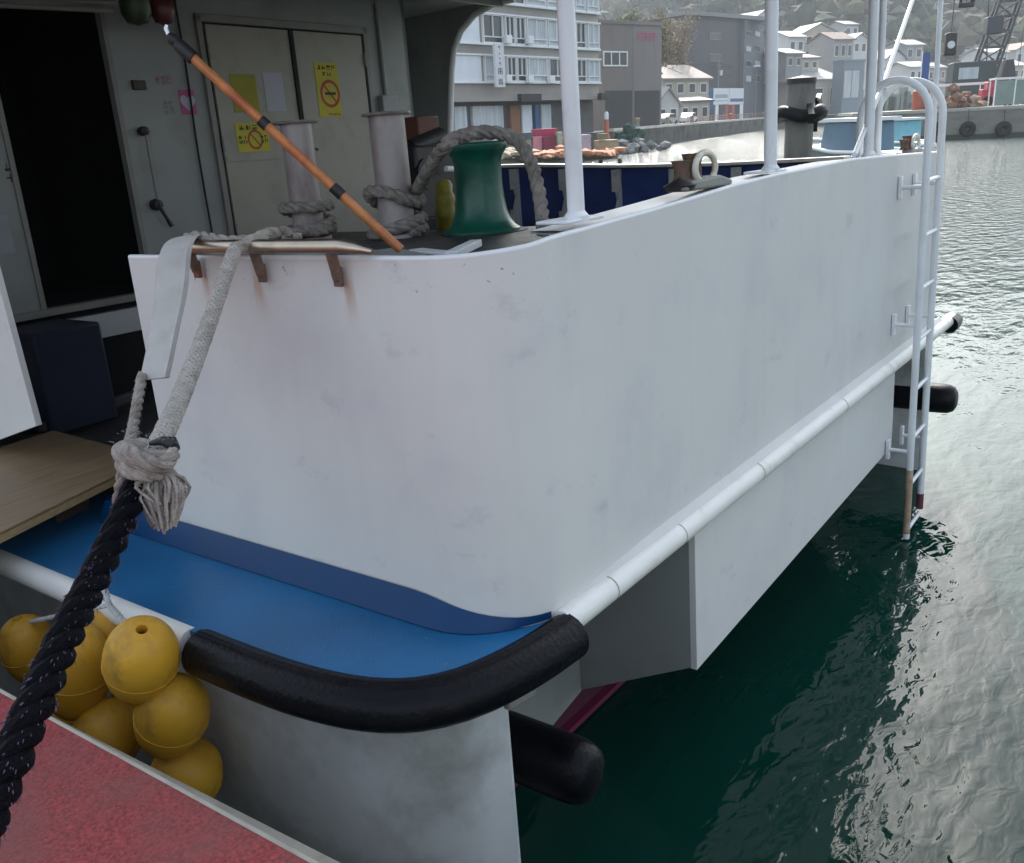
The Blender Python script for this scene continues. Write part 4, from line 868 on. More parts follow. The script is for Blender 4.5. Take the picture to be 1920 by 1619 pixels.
def house(name,label,pxl,pxr,d,pybase,pyeave,pyridge,wallm,roofm,group,depth=8,yaw=0,nw=3,floors=1,side=False,cat='house'):
    s=Fac(pxl,d,pxr,d+yaw,zof((pxl+pxr)/2,pybase,d)); r=s.root(name,label,cat,group); zg=s.zg; ze=zof((pxl+pxr)/2,pyeave,d)-zg; zr_=zof((pxl+pxr)/2,pyridge,d)-zg; L=s.L
    if side: lb(MB().prism([(0,0,-2),(L,0,-2),(L,0,ze),(L/2,0,zr_-.1),(0,0,ze)],(0,depth,0)),'wall',wallm,r)
    else: lb(MB().prism([(0,0,-2),(0,0,ze),(0,depth/2,zr_-.1),(0,depth,ze),(0,depth,-2)],(L,0,0)),'wall',wallm,r)
    e=.5
    if side:
        sl=(zr_-ze)/(L/2); lb(MB().prism([(-e,-e,ze-e*sl),(L/2,-e,zr_),(L+e,-e,ze-e*sl),(L+e,-e,ze-e*sl+.25),(L/2,-e,zr_+.28),(-e,-e,ze-e*sl+.25)],(0,depth+2*e,0)),'roof',roofm,r)
    else:
        sl=(zr_-ze)/(depth/2); lb(MB().prism([(-e,-e,ze-e*sl),(-e,depth/2,zr_),(-e,depth+e,ze-e*sl),(-e,depth+e,ze-e*sl+.25),(-e,depth/2,zr_+.28),(-e,-e,ze-e*sl+.25)],(L+2*e,0,0)),'roof',roofm,r)
    for fl_ in range(floors):
        hz0=ze*(fl_+.3)/floors; hz1=ze*(fl_+.78)/floors
        for i in range(nw):
            u=L*(i+.5)/nw; ww=L/nw*.28; o=lb(MB().box((u-ww,-.06,hz0),(u+ww,-.004,hz1)),'window',M_wf,r); lb(MB().box((u-ww*.85,-.09,hz0+.12),(u+ww*.85,-.0605,hz1-.12)),'pane',M_glass,o)
    return s,r
W1=mat('cream_house_wall',(.46,.42,.35),.8,var=.1,scale=.5); W2=mat('grey_house_wall',(.30,.30,.30),.8,var=.1,scale=.5); W3=mat('pale_house_wall',(.55,.55,.54),.8,var=.08,scale=.5)
R1=mat('pale_pink_roof',(.29,.24,.21),.7,var=.15,scale=.8); R2=mat('silver_roof',(.28,.285,.29),.6,var=.2); R3=mat('dark_tile_roof',(.10,.10,.11),.6,var=.2); R4=mat('brown_tile_roof',(.16,.10,.08),.7,var=.2)
GH='houses behind the far quay'
house('house','cream two-storey house with a long pale roof sloping to the right',1242,1328,136,228,148,122,W1,R1,GH,9,6,4,2)
house('house','grey house front with a pale gable, beside the blank block',1232,1272,124,236,196,168,W3,R2,GH,7,1,2,1,side=True)
house('house','low shop with cream wall behind the white car',1275,1330,131,236,192,186,W1,R3,GH,6,2,3,1)
s,r=house('warehouse','beige shed with a blinding white roof behind the mooring pile',1488,1576,182,222,150,121,W1,R2,GH,16,8,3,1,cat='warehouse')
s,r,z=block('office_building','narrow blue-grey building left of the paired white posts','building',1577,184,1616,186,118,mat('blue_grey_panel',(.20,.25,.30),.6,var=.1),3,group='blocks on the far quay')
win(s,r,1582,132,1610,186,M_curt,False,1,.2)
lab_=['white','grey','cream','beige']
hs=[(1473,1502,205,98,74,62,W3,R2,0,'small white house left of the domed one on the slope'),(1500,1560,215,108,66,50,W1,R2,1,'big cream hillside house with a silver gable roof'),(1556,1592,205,112,78,64,W2,R4,0,'grey hillside house with brown roof right of the big cream one'),(1470,1500,180,125,104,94,W2,R2,0,'low grey house at the slope foot beside the second post'),(1592,1618,215,100,78,68,W3,R2,1,'white gabled house just left of the paired posts'),
(1500,1530,190,128,112,104,W1,R3,0,'cream house with dark roof low on the slope'),(1655,1690,230,140,112,96,W3,R3,1,'white gabled house above the hooped handrails'),(1690,1722,240,110,88,78,W2,R2,0,'grey house high behind the hooped handrails'),(1700,1738,215,150,128,118,W3,R2,0,'pale long house right behind the hooped handrails'),
(1845,1880,220,128,102,92,W3,R2,0,'white house just right of the crane boom foot'),(1880,1918,210,150,126,116,W1,R2,0,'cream house at the right edge above the pier sheds'),(1895,1935,250,118,96,84,W3,R4,1,'white house with brown gable at the right edge of the view'),(1735,1768,230,148,130,120,W2,R3,0,'grey house between ladder hoops and crane'),(1800,1835,260,110,92,84,W3,R2,0,'distant pale house behind the crane boom'),
(1410,1440,215,60,40,28,W3,R2,1,'pale house above the slate wing'),(1575,1600,270,66,52,44,W3,R3,0,'highest white house on the wooded slope')]
for (a,b,d,pb,pe,pr_,wm,rm,sd_,lbl) in hs: house('house',lbl,a,b,d,pb+10,pe,pr_,wm,rm,GH,8,2,2 if b-a<33 else 3,2 if b-a>50 else 1,side=bool(sd_))
# ---- trees behind the blocks
def tree(px,d,pybase,pytop,wpx,col,seed,label,dens=700,leaf=.35):
    r=random.Random(seed); zg=zof(px,pybase,d); p=G(px,d,zg); t=thing('tree',label,'tree',p,'single trees behind the far quay'); H=zof(px,pytop,d)-zg; Rr=wpx*d/1718/2
    mb=MB(); mb.tube([(0,0,-.5),(.1,0,H*.35),(-.1,.1,H*.75)],[.25,.18,.06],8); ends=[]
    for k_ in range(9):
        a=r.uniform(0,6.28); z=H*r.uniform(.3,.6); e=Vector((math.cos(a)*Rr*r.uniform(.4,.85),math.sin(a)*Rr*r.uniform(.4,.85),H*r.uniform(.6,.95))); mb.tube([(0,0,z),Vector((e.x*.5,e.y*.5,(z+e.z)/2-.2)),e],[.1,.06,.02],6); ends.append(e)
    lb(mb,'trunk',mat('bark',(.11,.085,.06),.9,var=.3),t)
    V=[];Fc=[]
    for k_ in range(dens):
        e=r.choice(ends); q=e*r.uniform(.75,1.08)+Vector((r.gauss(0,.2),r.gauss(0,.2),r.gauss(0,.16)))*Rr; a=Vector((r.uniform(-1,1),r.uniform(-1,1),r.uniform(-1,1))).normalized()*leaf; b_=a.orthogonal().normalized()*leaf*r.uniform(.5,1)
        i=len(V); V+=[q-a,q-b_,q+a,q+b_]; Fc.append((i,i+1,i+2,i+3))
    lb(MB().add(V,Fc),'crown',mat('leaves_%d'%int(col[0]*1000),col,.9,var=.5,scale=.7),t)
tree(1225,126,215,14,90,(.22,.17,.085),1,'tan leafless-looking tree above the blank grey block',2600,.24)
tree(1262,150,215,38,70,(.27,.20,.12),2,'tan brown tree between the blank block and the dark cube',2200,.22)
tree(1180,120,200,22,60,(.15,.16,.06),3,'yellow-green tree above the block beside the hotel',2200,.22)
tree(1258,155,180,90,50,(.20,.12,.09),4,'reddish shrubby tree above the cream house roof',1500,.22)
# ---- quay furniture: billboards, car, rails, lamp, bollards
def onq(px,d,z=1.95): return G(px,d,z)
s=Fac(1334,148,1394,158); r=s.root('billboard','pair of white boards on red and white posts behind the kerb','sign')
M_sg=mat('white_billboard_face',(.72,.73,.76),.5,var=.04)
for (a0,a1) in ((1337,1365),(1367,1393)):
    a,b,c,d=s.rect(a0,167,a1,197); bo=lb(MB().box((a,-.1,c),(b,.05,d)),'board',M_sg,r,bevel=.02)
    if a0<1350: mb=MB().box((a+.6,-.12,c+1.0),(b-.5,-.101,c+1.55)).box((a+.2,-.12,c+.5),(b-.2,-.101,c+.62)); lb(mb,'print',mat('grey_green_print',(.35,.42,.40),.6),bo)
    else: lb(MB().box((a+.4,-.12,c+.45),(b-.2,-.101,c+.95)),'print',mat('navy_print',(.10,.12,.30),.6),bo)
for i,px in enumerate((1342,1360,1372,1388)):
    a,b,c,d=s.rect(px,197,px+4,235); lb(MB().box((a,-.05,0),(b,.1,d+.02)),'post',mat('red_post_paint',(.42,.06,.07),.6) if i in (1,2) else M_wf,r)
s=Fac(1327,145,1337,146); r=s.root('banner','narrow bright blue upright banner left of the white boards','banner'); a,b,c,d=s.rect(1328,168,1337,205)
lb(MB().box((a,-.02,c),(b,.02,d)),'cloth',mat('blue_banner',(.03,.10,.25),.6),r); lb(MB().cyl((a,0,0),(a,0,d+.2),.06,n=8),'pole',M_wf,r)
def car(px,d,body,label,rz):
    p=onq(px,d); t=thing('parked_car',label,'car',p,rotz=rz)
    prof=[(-2.1,.35),(2.1,.35),(2.15,.75),(1.5,.92),(.75,1.42),(-1.2,1.45),(-1.9,1.0),(-2.15,.9)]
    lb(MB().prism([(x,-.82,z) for x,z in prof],(0,1.64,0)),'body',body,t,bevel=.08)
    lb(MB().prism([(1.25,-.835,.95),(.72,-.835,1.34),(-1.1,-.835,1.36),(-1.6,-.835,.98)],(0,1.67,0)),'window',M_glass,t)
    for x in (-1.3,1.35):
        for y in (-.80,.80): lb(MB().cyl((x,y-.1,.33),(x,y+.1,.33),.33,n=18),'wheel',M_rub,t)
    for y in (-.6,.6): lb(MB().box((2.1,y-.15,.65),(2.17,y+.15,.78)),'headlight',M_wf,t)
car(1291,124,mat('white_car_paint',(.74,.75,.77),.3,coat=.4,var=.03),'white parked car on the far quay behind the kerb',h_.rot+.3)
car(1250,113,mat('silver_car_paint',(.30,.31,.33),.3,coat=.4,var=.05),'dark silver parked car below the grey gabled house front',h_.rot+.2)
for i,(px,d,lbl) in enumerate(((1195,97,'first yellow-topped mooring post from the left on the far kerb'),(1252,109,'second yellow-topped mooring post from the left on the far kerb'),(1297,118.5,'third yellow-topped mooring post from the left on the far kerb'),(1370,142,'red and white post on the far kerb below the white boards'),(1432,168,'dark post at the right end of the far kerb'))):
    p=onq(px,d,2.15); o=thing('mooring_post',lbl,'post',p,'posts along the far kerb'); lb(MB().lathe((0,0,0),[(.25,0),(.2,.5),(.3,.6),(.3,.75),(0,.8)],12),'shaft',mat('red_post_paint',(.42,.06,.07),.6) if i==3 else M_frame,o); lb(MB().lathe((0,0,.801),[(.3,0),(.25,.1),(0,.13)],12),'cap',M_yel,o)
s=Fac(1416,168,1422,168); r=s.root('street_lamp','slim grey street lamp in front of the slate wing','street lamp'); z=zof(1418,128,168)-1.95; lb(MB().tube([(0,0,0),(0,0,z)],[.12,.08],8),'pole',M_frame,r); lb(MB().box((-.6,-.3,z),(.6,.3,z+.25)),'lamp_head',M_wf,r)
# reddish clutter at the quay corner, beige hut
def heap(name,label,cat,px,py,d,size,m_,seed,n=14,group=None,flat=.5):
    r=random.Random(seed); p=G(px,d,zof(px,py,d)); mb=MB()
    for _ in range(n):
        c_=Vector((r.uniform(-1,1)*size[0],r.uniform(-1,1)*size[1],abs(r.gauss(0,.5))*size[2])); s_=r.uniform(.25,.5)*min(size[0],1.2)
        k=[c_+Vector((q.x*r.uniform(.7,1.3),q.y*r.uniform(.7,1.3),q.z*flat*r.uniform(.7,1.3)))*s_ for q in IV]; mb.add(k,IF)
    o=mb.build(name,m_,None); o.location=p; o['label']=label; o['category']=cat
    if group:o['group']=group
    return o
# lower landing stage in front of the hotel with fishing gear
M_stage=mat('landing_stage_timber',(.30,.25,.19),.8,var=.25,scale=.8,dirt=(.12,.09,.07),dscale=.6,damt=.6)
st0=G(800,53,1.0); st1=G(1158,60,1.0); du=(st1-st0).normalized(); dv=Vector((-du.y,du.x,0)); dv=dv if dv.y>0 else -dv
o=MB().prism([st0,st1,st1+dv*9,st0+dv*9],(0,0,-.5)).build('landing_stage',M_stage); cc_=st0.copy(); o.data.transform(Matrix.Translation(-cc_)); o.location=cc_; o['label']='low timber landing stage crowded with gear below the hotel'; o['category']='landing stage'
mb=MB()
for i in range(10): p=st0+du*(i*1.6)+dv*.2; mb.cyl(p+Vector((0,0,-2)),p+Vector((0,0,-.5)),.15,n=8)
pl_=mb; o2p=pl_.build('stage_piles',M_qwall,o)
cr=[(998,1042,243,257,'crimson box on top of the stack behind the grey rope arch',(.42,.03,.09)),(994,1012,257.3,283,'pale pink crate at the left of the stack under the crimson box',(.60,.25,.32)),(1012.5,1040,257.3,276,'dark maroon crate at the right of the stack under the crimson box',(.20,.02,.06)),(1041,1050,249,283,'narrow pale green box between the maroon crate and the lilac bin',(.35,.42,.30)),(1072,1104,254,283,'lilac grey bin left of the first white post',(.42,.38,.44)),(1051,1071,260,283,'bright pink crate left of the lilac grey bin',(.55,.10,.20)),(976,993,250,263,'dark slate box left of the crimson box',(.08,.11,.13)),(960,992,263.3,284,'greenish white box under the dark slate box',(.45,.50,.45)),(1116,1156,264,288,'long beige gear box right of the first white post',(.36,.30,.20)),(1122,1136,252,263.7,'small khaki box on top of the long beige gear box',(.22,.18,.12)),(900,940,250,284,'white box just over the capstan top',(.55,.55,.55))]
for (x0_,x1_,y0_,y1_,lbl,col) in cr:
    d=60+random.uniform(0,1.5); w1_=(x1_-x0_)*d/1718.; px=(x0_+x1_)/2; zb0=max(1.0,zof(px,y1_,d)); zb0=1.0 if y1_>275 else zb0; hh=zof(px,y0_,d)-zb0; dp=.9
    p=G(px,d,zb0); t=thing('crate',lbl,'crate',p,'boxes on the landing stage',rotz=-math.radians(54)+math.pi/2-math.radians(90)+random.uniform(-.1,.1)+math.radians(18))
    mm=mat('crate_%d%d%d'%tuple(int(c*100) for c in col),col,.6,var=.15,scale=2)
    lb(MB().box((-w1_/2,-dp/2,0),(w1_/2,dp/2,hh)),'body',mm,t,bevel=.04); mb=MB()
    for k_ in range(3): mb.box((-w1_/2-.03,-dp/2-.03,hh*(k_+.6)/3),(w1_/2+.03,dp/2+.03,hh*(k_+.6)/3+.05))
    lb(mb,'rib',mm,t)
heap('net_heap','orange fishing net heaped on the stage left of the first white post','net',1042,294,57,(2.3,.9,.22),mat('orange_net',(.50,.20,.10),.8,var=.4,scale=3,dirt=(.55,.42,.30),dscale=2,damt=.8),3,40,'net heaps',.5)
heap('net_heap','orange fishing net heap right of the first white post','net',1128,292,59,(1.3,.7,.18),mat('orange_net',(.50,.20,.10),.8,var=.4,scale=3,dirt=(.55,.42,.30),dscale=2,damt=.8),4,26,'net heaps',.5)
heap('net_heap','pale tan net heap beside the grey rope arch','net',975,292,56,(1.4,.7,.25),mat('tan_net',(.36,.28,.2),.8,var=.35,scale=4),5,24,'net heaps',.5)
bo_=heap('boulder_heap','grey boulders at the waterline beside the beige gear box','rocks',1200,284,84,(3.5,1,.8),mat('grey_boulder',(.22,.22,.22),.9,var=.3,scale=1),6,40,None,.8); bo_['kind']='stuff'
heap('shrub','dark green shrub hanging over the quay wall end','shrub',1180,262,86,(1.6,.6,1.0),mat('dark_shrub_leaves',(.015,.06,.04),.9,var=.4,scale=2),7,40,None,.9)
def cone(px,py,d,lbl):
    p=G(px,d,zof(px,py,d)); t=thing('traffic_post',lbl,'post',p); lb(MB().lathe((0,0,0),[(.35,0),(.3,.1),(.22,.5),(.2,1.6),(0,1.65)],14),'shaft',mat('orange_post',(.55,.14,.06),.6),t); lb(MB().lathe((0,0,1.651),[(.2,0),(.2,.5),(.1,.65),(0,.66)],14),'cap',M_wf,t)
cone(1137,262,82,'stout orange post with a white top at the hotel corner')
# people-free shopfront clutter is left as dark panels
# ---- mooring pile with black collar
p=G(1500,19,-2); t=thing('mooring_pile','thick stained concrete pile with black ring collar behind the stern rail','pile',p); M_pile=mat('stained_concrete_pile',(.16,.145,.125),.85,var=.3,scale=2.5,dirt=(.06,.055,.05),dscale=1.5,damt=.9,dthr=.45,stretch=(1,1,.4),bump=.3)
zt3=zof(1500,147,19)+2
lb(MB().lathe((0,0,0),[(.285,0),(.285,zt3-.05),(.26,zt3-.01),(0,zt3)],24),'shaft',M_pile,t); lb(MB().lathe((0,0,zt3-.12),[(.30,0),(.30,.10),(0,.15)],24),'cap',M_blk,t)
zc=zof(1500,215,19)+2
mb=MB(); mb.tube([Vector((.44*math.cos(a),.44*math.sin(a),zc+.05*math.sin(3*a))) for a in [2*math.pi*i/20 for i in range(20)]],.13,10,closed=True); mb.bar((-.3,-.3,zc+.1),(-.75,-.5,zc-.1),.12,.2); mb.bar((.35,-.2,zc+.1),(.85,-.1,zc+.35),.1,.1); mb.bar((.4,-.2,zc-.35),(.8,-.1,zc+.15),.08,.08); mb.bar((.3,-.2,zc+.28),(.95,-.1,zc+.22),.08,.06); lb(mb,'collar',M_rub,t)
# ---- pier on the right with tyres, clutter and the crane vessel
M_pier=mat('stained_pier_concrete',(.22,.205,.18),.85,var=.2,scale=.5,dirt=(.10,.09,.075),dscale=.35,damt=.8,stretch=(1,1,3))
s=Fac(1600,80,2000,76,0); pr_=s.root('pier','stained concrete pier with a row of tyres on the right','pier')
lb(MB().box((0,0,-1),(s.L,14,2.25)),'wall',M_pier,pr_); lb(MB().box((-.05,-.08,2.251),(s.L+.05,14,2.5)),'deck_kerb',mat('pale_pier_kerb',(.42,.40,.34),.8,var=.15),pr_)
lb(MB().box((0,-.03,-.4),(s.L,-.005,.35)),'weed_band',mat('dark_weed',(.012,.03,.022),.7,var=.4),pr_)
tyl=['left tyre of the three on the pier face, between the ladder rails','middle tyre of the three on the pier face','right tyre of the three on the pier face']
for i,px in enumerate((1752,1813,1880)):
    u,z=s.uz(px,244); p=s.A+s.u*u; nrm=Vector((s.u.y,-s.u.x,0)); p=p+nrm*.22; t=thing('tyre_fender',tyl[i],'tyre',(p.x,p.y,z-.6),'tyres on the pier face',rotz=s.rot)
    lb(MB().tube([Vector((.40*math.cos(a),-.0,.6+.40*math.sin(a))) for a in [2*math.pi*k_/24 for k_ in range(24)]],.27,12,closed=True),'tyre',M_rub,t)
    lb(MB().tube([(0,0,1.15),(0,.15,2.2)],.03,6),'chain',M_blk,t)
def pitem(px,d,name,label,cat,group=None): return thing(name,label,cat,G(px,d,2.5),group,rotz=s.rot)
# vehicles and machinery on the pier
M_redm=mat('red_machine_paint',(.45,.02,.06),.5,var=.2,dirt=(.5,.3,.3),dscale=1.5,damt=.6)
t=pitem(1872,84,'loader','red loading machine with raised arm on the pier','machine')
lb(MB().box((-1.6,-.8,.5),(1.2,.8,1.5)).box((-1.2,-.7,1.501),(.0,.7,2.1)),'body',M_redm,t,bevel=.06); lb(MB().bar((.6,0,1.3),(3.4,-.1,2.7),.35,.4).bar((3.4,-.1,2.7),(4.2,-.1,2.2),.3,.35),'arm',M_redm,t)
for x in (-1.1,.8):
    for y in (-.8,.8): lb(MB().cyl((x,y-.15,.45),(x,y+.15,.45),.45,n=16),'wheel',M_rub,t)
t=pitem(1908,80,'glazed_shelter','pale framed glass shelter at the right end of the pier','shelter')
mb=MB(); 
for x in (-1.9,-.3,1.3,2.6): mb.box((x-.05,-.05,0),(x+.05,.05,2.2)).box((x-.05,1.9,0),(x+.05,2.0,2.2))
mb.box((-2.0,-.1,2.2),(2.7,2.1,2.35)); lb(mb,'frame',M_wf,t); lb(MB().box((-1.84,-.01,.1),(2.5,.01,2.1)),'pane',mat('green_tinted_panel',(.18,.24,.22),.3,var=.2,scale=.8),t)
for (px,py,d,lbl,c_,sz,sd_) in ((1790,202,82,'brown scrap heap on the pier between ladder and red machine',(.20,.09,.05),(2.0,.9,.9),11),(1822,202,83,'heap of pale and rusty gear beside the red machine',(.34,.22,.16),(1.4,.8,.9),12),(1765,203,82,'rust brown heap just right of the near ladder rail',(.22,.08,.04),(.8,.6,.6),13)):
    heap('gear_heap',lbl,'scrap heap',px,py,d,sz,mat('gear_%d'%sd_,c_,.8,var=.5,scale=2,dirt=(.55,.5,.4),dscale=1.3,damt=.8,dthr=.56),sd_,34,'heaps on the pier',.7)
t=pitem(1726,84,'storage_tank','brick red tank on the pier between the hoop legs','tank'); lb(MB().lathe((0,0,0),[(.75,0),(.75,1.6),(.6,1.75),(0,1.8)],20),'shell',mat('brick_red_tank',(.33,.07,.03),.6,var=.2),t); lb(MB().lathe((0,0,1.78),[(.3,0),(.3,.12),(0,.13)],14),'lid',M_wf,t)
t=pitem(1729,88,'flag_post','tall blue upright banner behind the brick red tank','banner'); lb(MB().cyl((-.35,0,0),(-.35,0,5.2),.05,n=8),'pole',M_wf,t); lb(MB().box((-.3,-.02,2.3),(.35,.02,5.1)),'cloth',mat('deep_blue_cloth',(.02,.07,.25),.7),t)
t=pitem(1790,88,'canopy_tent','flat white canopy on thin legs at the middle of the pier','canopy'); mb=MB(); mb.box((-2.6,-1,2.0),(2.6,1.5,2.2)); lb(mb,'roof',M_lip,t); mb=MB(); 
for x in (-2.4,2.4):
    for y in (-.9,1.4): mb.box((x-.04,y-.04,0),(x+.04,y+.04,2.0))
lb(mb,'leg',M_wf,t)
# crane vessel behind the pier
cv=thing('crane_vessel','dark crane barge with a lattice boom behind the pier','ship',G(1850,104,0),rotz=s.rot)
lb(MB().prism([(-9,-3,.2),(8,-3,.2),(10,-3,2.6),(-9,-3,2.6)],(0,6,0)),'hull',mat('dark_barge_hull',(.03,.035,.04),.6),cv,bevel=.05)
lb(MB().box((-4.2,-2,2.61),(.2,1.5,7.2)),'cabin',mat('dark_crane_house',(.035,.05,.05),.5,var=.3),cv,bevel=.08)
lb(MB().box((-3.6,-2.06,5.4),(-1.6,-2.001,6.6)),'cabin_window',M_curt,cv)
lb(MB().prism([(.3,-1.5,2.61),(3.0,-1.5,2.61),(2.0,-1.5,7.2),(1.2,-1.5,7.2)],(0,2.2,0)),'a_frame',mat('dark_purple_steel',(.05,.035,.05),.6),cv,bevel=.05)
mb=MB(); p0=Vector((-1.0,-1,5.5)); p1=Vector((3.6,-1,24)); dd=(p1-p0); N_=12
off_=[Vector((x,y,0)) for x,y in ((-1.15,-.9),(1.15,-.9),(1.15,.9),(-1.15,.9))]
for k_,o_4 in enumerate(off_): mb.bar(p0+o_4,p1+o_4*.8,.26,.26)
for i in range(N_):
    a=p0+dd*i/N_; b_=p0+dd*(i+1)/N_
    for k_ in range(4): mb.bar(a+off_[k_],b_+off_[(k_+1)%4],.14,.14); mb.bar(a+off_[k_],a+off_[(k_+1)%4],.14,.14)
lb(mb,'boom',mat('dark_lattice_steel',(.04,.045,.055),.5),cv)
mb=MB(); p0=Vector((-.6,-1,6.0)); p1=Vector((-1.6,-1,20)); mb.bar(p0,p1,.1,.1); mb.bar(p1,Vector((3.6,-1,24)),.06,.06); mb.bar((2.6,-1,6.5),(3.0,-1,24),.05,.05); mb.bar((1.0,-1,6.5),(3.4,-1,22),.05,.05); lb(mb,'stay_wire',M_blk,cv)
z_=zof(1845,55,104); lb(MB().box((-1.2,-2.1,z_-.9),(.4,-.2,z_+.9)),'boom_cab',mat('dark_boom_cab',(.025,.03,.045),.5),cv,bevel=.1)
mb=MB()
for i in range(22): r5=random.Random(i); mb.bar((r5.uniform(-8,8),r5.uniform(-2,2),2.6),(r5.uniform(-8,8),r5.uniform(-2,2),r5.uniform(3,6.2)),.09,.09)
lb(mb,'deck_gear',mat('dim_deck_gear',(.13,.14,.13),.7),cv)
# hanging lamp / hook blocks
t=thing('hanging_light','black floodlight hood with a bright lens hung above the pier','lamp',G(1771,70,zof(1771,108,70)),rotz=s.rot); lb(MB().box((-.4,-.4,0),(.4,.4,1.6)),'hood',M_blk,t,bevel=.12); lb(MB().lathe((0,-.41,.75),[(0,-.02),(.26,-.02),(.28,.06)],16,(0,1,0)),'lens',M_lip,t); lb(MB().cyl((0,0,1.6),(0,0,12),.03,n=6),'wire',M_blk,t)
t=thing('hook_block','small black hook block hanging at the top right of the view','hook',G(1793,70,zof(1793,22,70)),rotz=s.rot); lb(MB().box((-.55,-.2,0),(.55,.2,.35)).box((.25,-.2,.351),(.55,.2,.75)).box((-.5,-.2,.351),(-.3,.2,.6)),'block',M_blk,t,bevel=.06); lb(MB().cyl((0,0,.4),(0,0,12),.03,n=6),'wire',M_blk,t)
# masts of craft behind
t=thing('mast','thin white mast at the left of the paired posts','mast',G(1622,60,1.0)); lb(MB().cyl((0,0,0),(0,0,14),.13,n=8),'spar',M_wf,t)
t=thing('mast','thin pale mast at the right edge above the pier','mast',G(1914,90,2.5)); lb(MB().cyl((0,0,0),(0,0,10),.10,n=8),'spar',M_wf,t)
# boats
def boat(px,d,name,label,hullm,cabm,L,rz,h=1.1,ch=1.6):
    t=thing(name,label,'boat',G(px,d,0),'moored work boats',rotz=rz); n=14; v=[];f=[]
    for i in range(n+1):
        x=-L/2+L*i/n; t_=i/n; w=.16*L*(1-max(0,(t_-.55)/.45)**2)*(.85+.15*min(1,t_*4)); zz_=h*(1+.45*max(0,t_-.4))
        v+=[(x,-w,zz_),(x,-w*.82,.0),(x,0,-.4),(x,w*.82,.0),(x,w,zz_),(x,0,zz_-.25)]
    for i in range(n):
        for k_ in range(6): f.append((i*6+k_,i*6+(k_+1)%6,i*6+6+(k_+1)%6,i*6+6+k_))
    f.append((0,1,2,3,4,5)); lb(MB().add(v,f),'hull',hullm,t)
    lb(MB().tube([(v[i*6][0],v[i*6][1]-.02,v[i*6][2]) for i in range(n+1)],.07,8),'gunwale',M_wf,t); lb(MB().tube([(v[i*6+4][0],v[i*6+4][1]+.02,v[i*6+4][2]) for i in range(n+1)],.07,8),'gunwale',M_wf,t)
    cb=lb(MB().prism([(-L*.28,-.11*L,h),(L*.10,-.11*L,h),(L*.06,-.11*L,h+ch),(-L*.26,-.11*L,h+ch)],(0,.22*L,0)),'cabin',cabm,t,bevel=.05)
    lb(MB().box((-L*.24,-.113*L,h+ch*.5),(L*.04,-.1105*L,h+ch*.85)),'cabin_window',M_glass,cb); lb(MB().box((-L*.3,-.125*L,h+ch+.002),(L*.12,.125*L,h+ch+.12)),'cabin_roof',M_wf,cb)
    return t
Mb1=mat('pale_blue_boat_paint',(.22,.50,.58),.5,var=.15,scale=1,dirt=(.04,.16,.30),dscale=.9,damt=.7); Mb2=mat('slate_blue_boat_paint',(.12,.20,.27),.5,var=.2,scale=1); Mb3=mat('grey_hull_paint',(.20,.22,.23),.5,var=.2,dirt=(.25,.12,.08),dscale=1,damt=.6)
boat(1690,50,'work_boat','turquoise boat seen between the hooped handrails',Mb1,Mb1,5.5,math.radians(35),1.1,1.1)
boat(1592,33,'work_boat','grey slate boat behind the slanting stay',Mb3,Mb2,6.5,math.radians(50),1.5,1.0)
for (px,pyt,d,lbl,c_,w5) in ((1608,150,150,'tall grey-blue silo-like shed behind the paired posts',(.22,.26,.31),3),):
    pass
s2=Fac(1645,96,1745,96,1.2); r=s2.root('grey_work_barge','long grey work barge behind the hooped handrails','boat')
lb(MB().prism([(-3,0,-1.2),(s2.L,0,-1.2),(s2.L+1,0,1.2),(-3,0,1.2)],(0,4,0)),'hull',mat('mid_grey_barge',(.20,.21,.21),.7,var=.2,dirt=(.1,.08,.07),dscale=.6,damt=.7),r)
mb=MB(); r5=random.Random(3)
for i in range(16): x=r5.uniform(0,s2.L); mb.box((x,.5,1.2),(x+r5.uniform(.1,.9),1.2,1.2+r5.uniform(.6,2.6)))
lb(mb,'deck_gear',mat('pale_green_deck_gear',(.28,.32,.29),.7,var=.3),r)
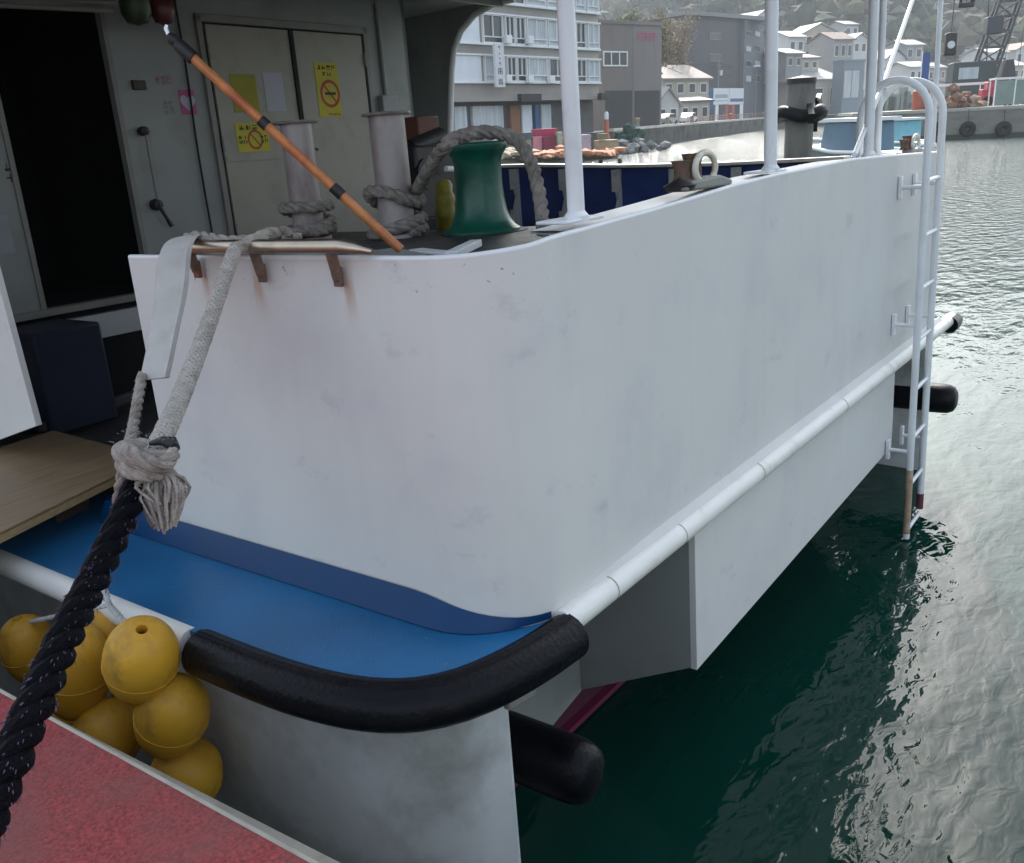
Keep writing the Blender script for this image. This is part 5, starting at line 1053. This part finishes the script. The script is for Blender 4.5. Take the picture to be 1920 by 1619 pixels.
# red-white railing on the far kerb behind the boards
o=MB()
for i in range(26):
    p=G(1290+i*5.5,121+i*2.0,1.95); o.cyl(p,p+Vector((0,0,1.0)),.06,n=6)
o.bar(G(1290,121,2.85),G(1427,171,2.85),.08,.08); o.bar(G(1290,121,2.5),G(1427,171,2.5),.06,.06)
o=o.build('railing',mat('dull_pink_railing',(.38,.24,.22),.6)); c_=G(1290,121,1.95); o.data.transform(Matrix.Translation(-c_)); o.location=c_; o['label']='dull pink railing running along the far quay below the white boards'; o['category']='railing'
# ---- air
HZ=True
if HZ:
    M=bpy.data.materials.new('haze'); M.use_nodes=True; t=M.node_tree; t.nodes.clear(); ou=t.nodes.new('ShaderNodeOutputMaterial'); vo=t.nodes.new('ShaderNodeVolumePrincipled'); vo.inputs['Density'].default_value=.0005; vo.inputs['Color'].default_value=(.82,.88,.95,1); vo.inputs['Anisotropy'].default_value=.2; t.links.new(vo.outputs[0],ou.inputs['Volume'])
    o=MB().box((-80,-320,-3),(980,980,190)).build('haze',M); o['kind']='stuff'; o['label']='pale sea haze'; o['category']='haze'

# air conditioners on the hotel, wires and poles along the far road
for k_,(px,py) in enumerate(((948,158),(989,158),(1029,159),(948,84),(989,85),(1063,88))):
    u,z=h_.uz(px,py); lb(MB().box((u-.35,-.45,z+.02),(u+.35,-.1,z+.62)),'air_conditioner',M_wf,ht,bevel=.03)
pls=[]
for px,d,lb_ in ((1236,128,'utility pole at the corner of the windowless block'),(1345,165,'utility pole in front of the dark cube building'),(1468,190,'utility pole just right of the second white ship post')):
    s_=thing('utility_pole',lb_,'utility pole',G(px,d,1.95),'utility poles on the far road'); lb(MB().cyl((0,0,0),(0,0,10.5),.17,.11,10),'pole',mat('pole_concrete',(.28,.27,.25),.8),s_); lb(MB().box((-.9,-.06,9.2),(.9,.06,9.35)),'crossarm',M_frame,s_); lb(MB().lathe((.5,-.3,7.6),[(0,0),(.28,0),(.28,.9),(0,.9)],12),'transformer',M_hotw,s_); pls.append(G(px,d,1.95+9.3))
mb=MB()
for a_,b_ in zip(pls[:-1],pls[1:]):
    for dz in (0,.35,-1.4):
        m_=(a_+b_)/2+Vector((0,0,dz-.9)); mb.tube(smooth([a_+Vector((0,0,dz)),m_,b_+Vector((0,0,dz))],4),.035,4)
o=mb.build('overhead_wire',M_gap); c_=pls[0].copy(); o.data.transform(Matrix.Translation(-c_)); o.location=c_; o['label']='black overhead wires strung between the utility poles on the far road'; o['category']='wires'
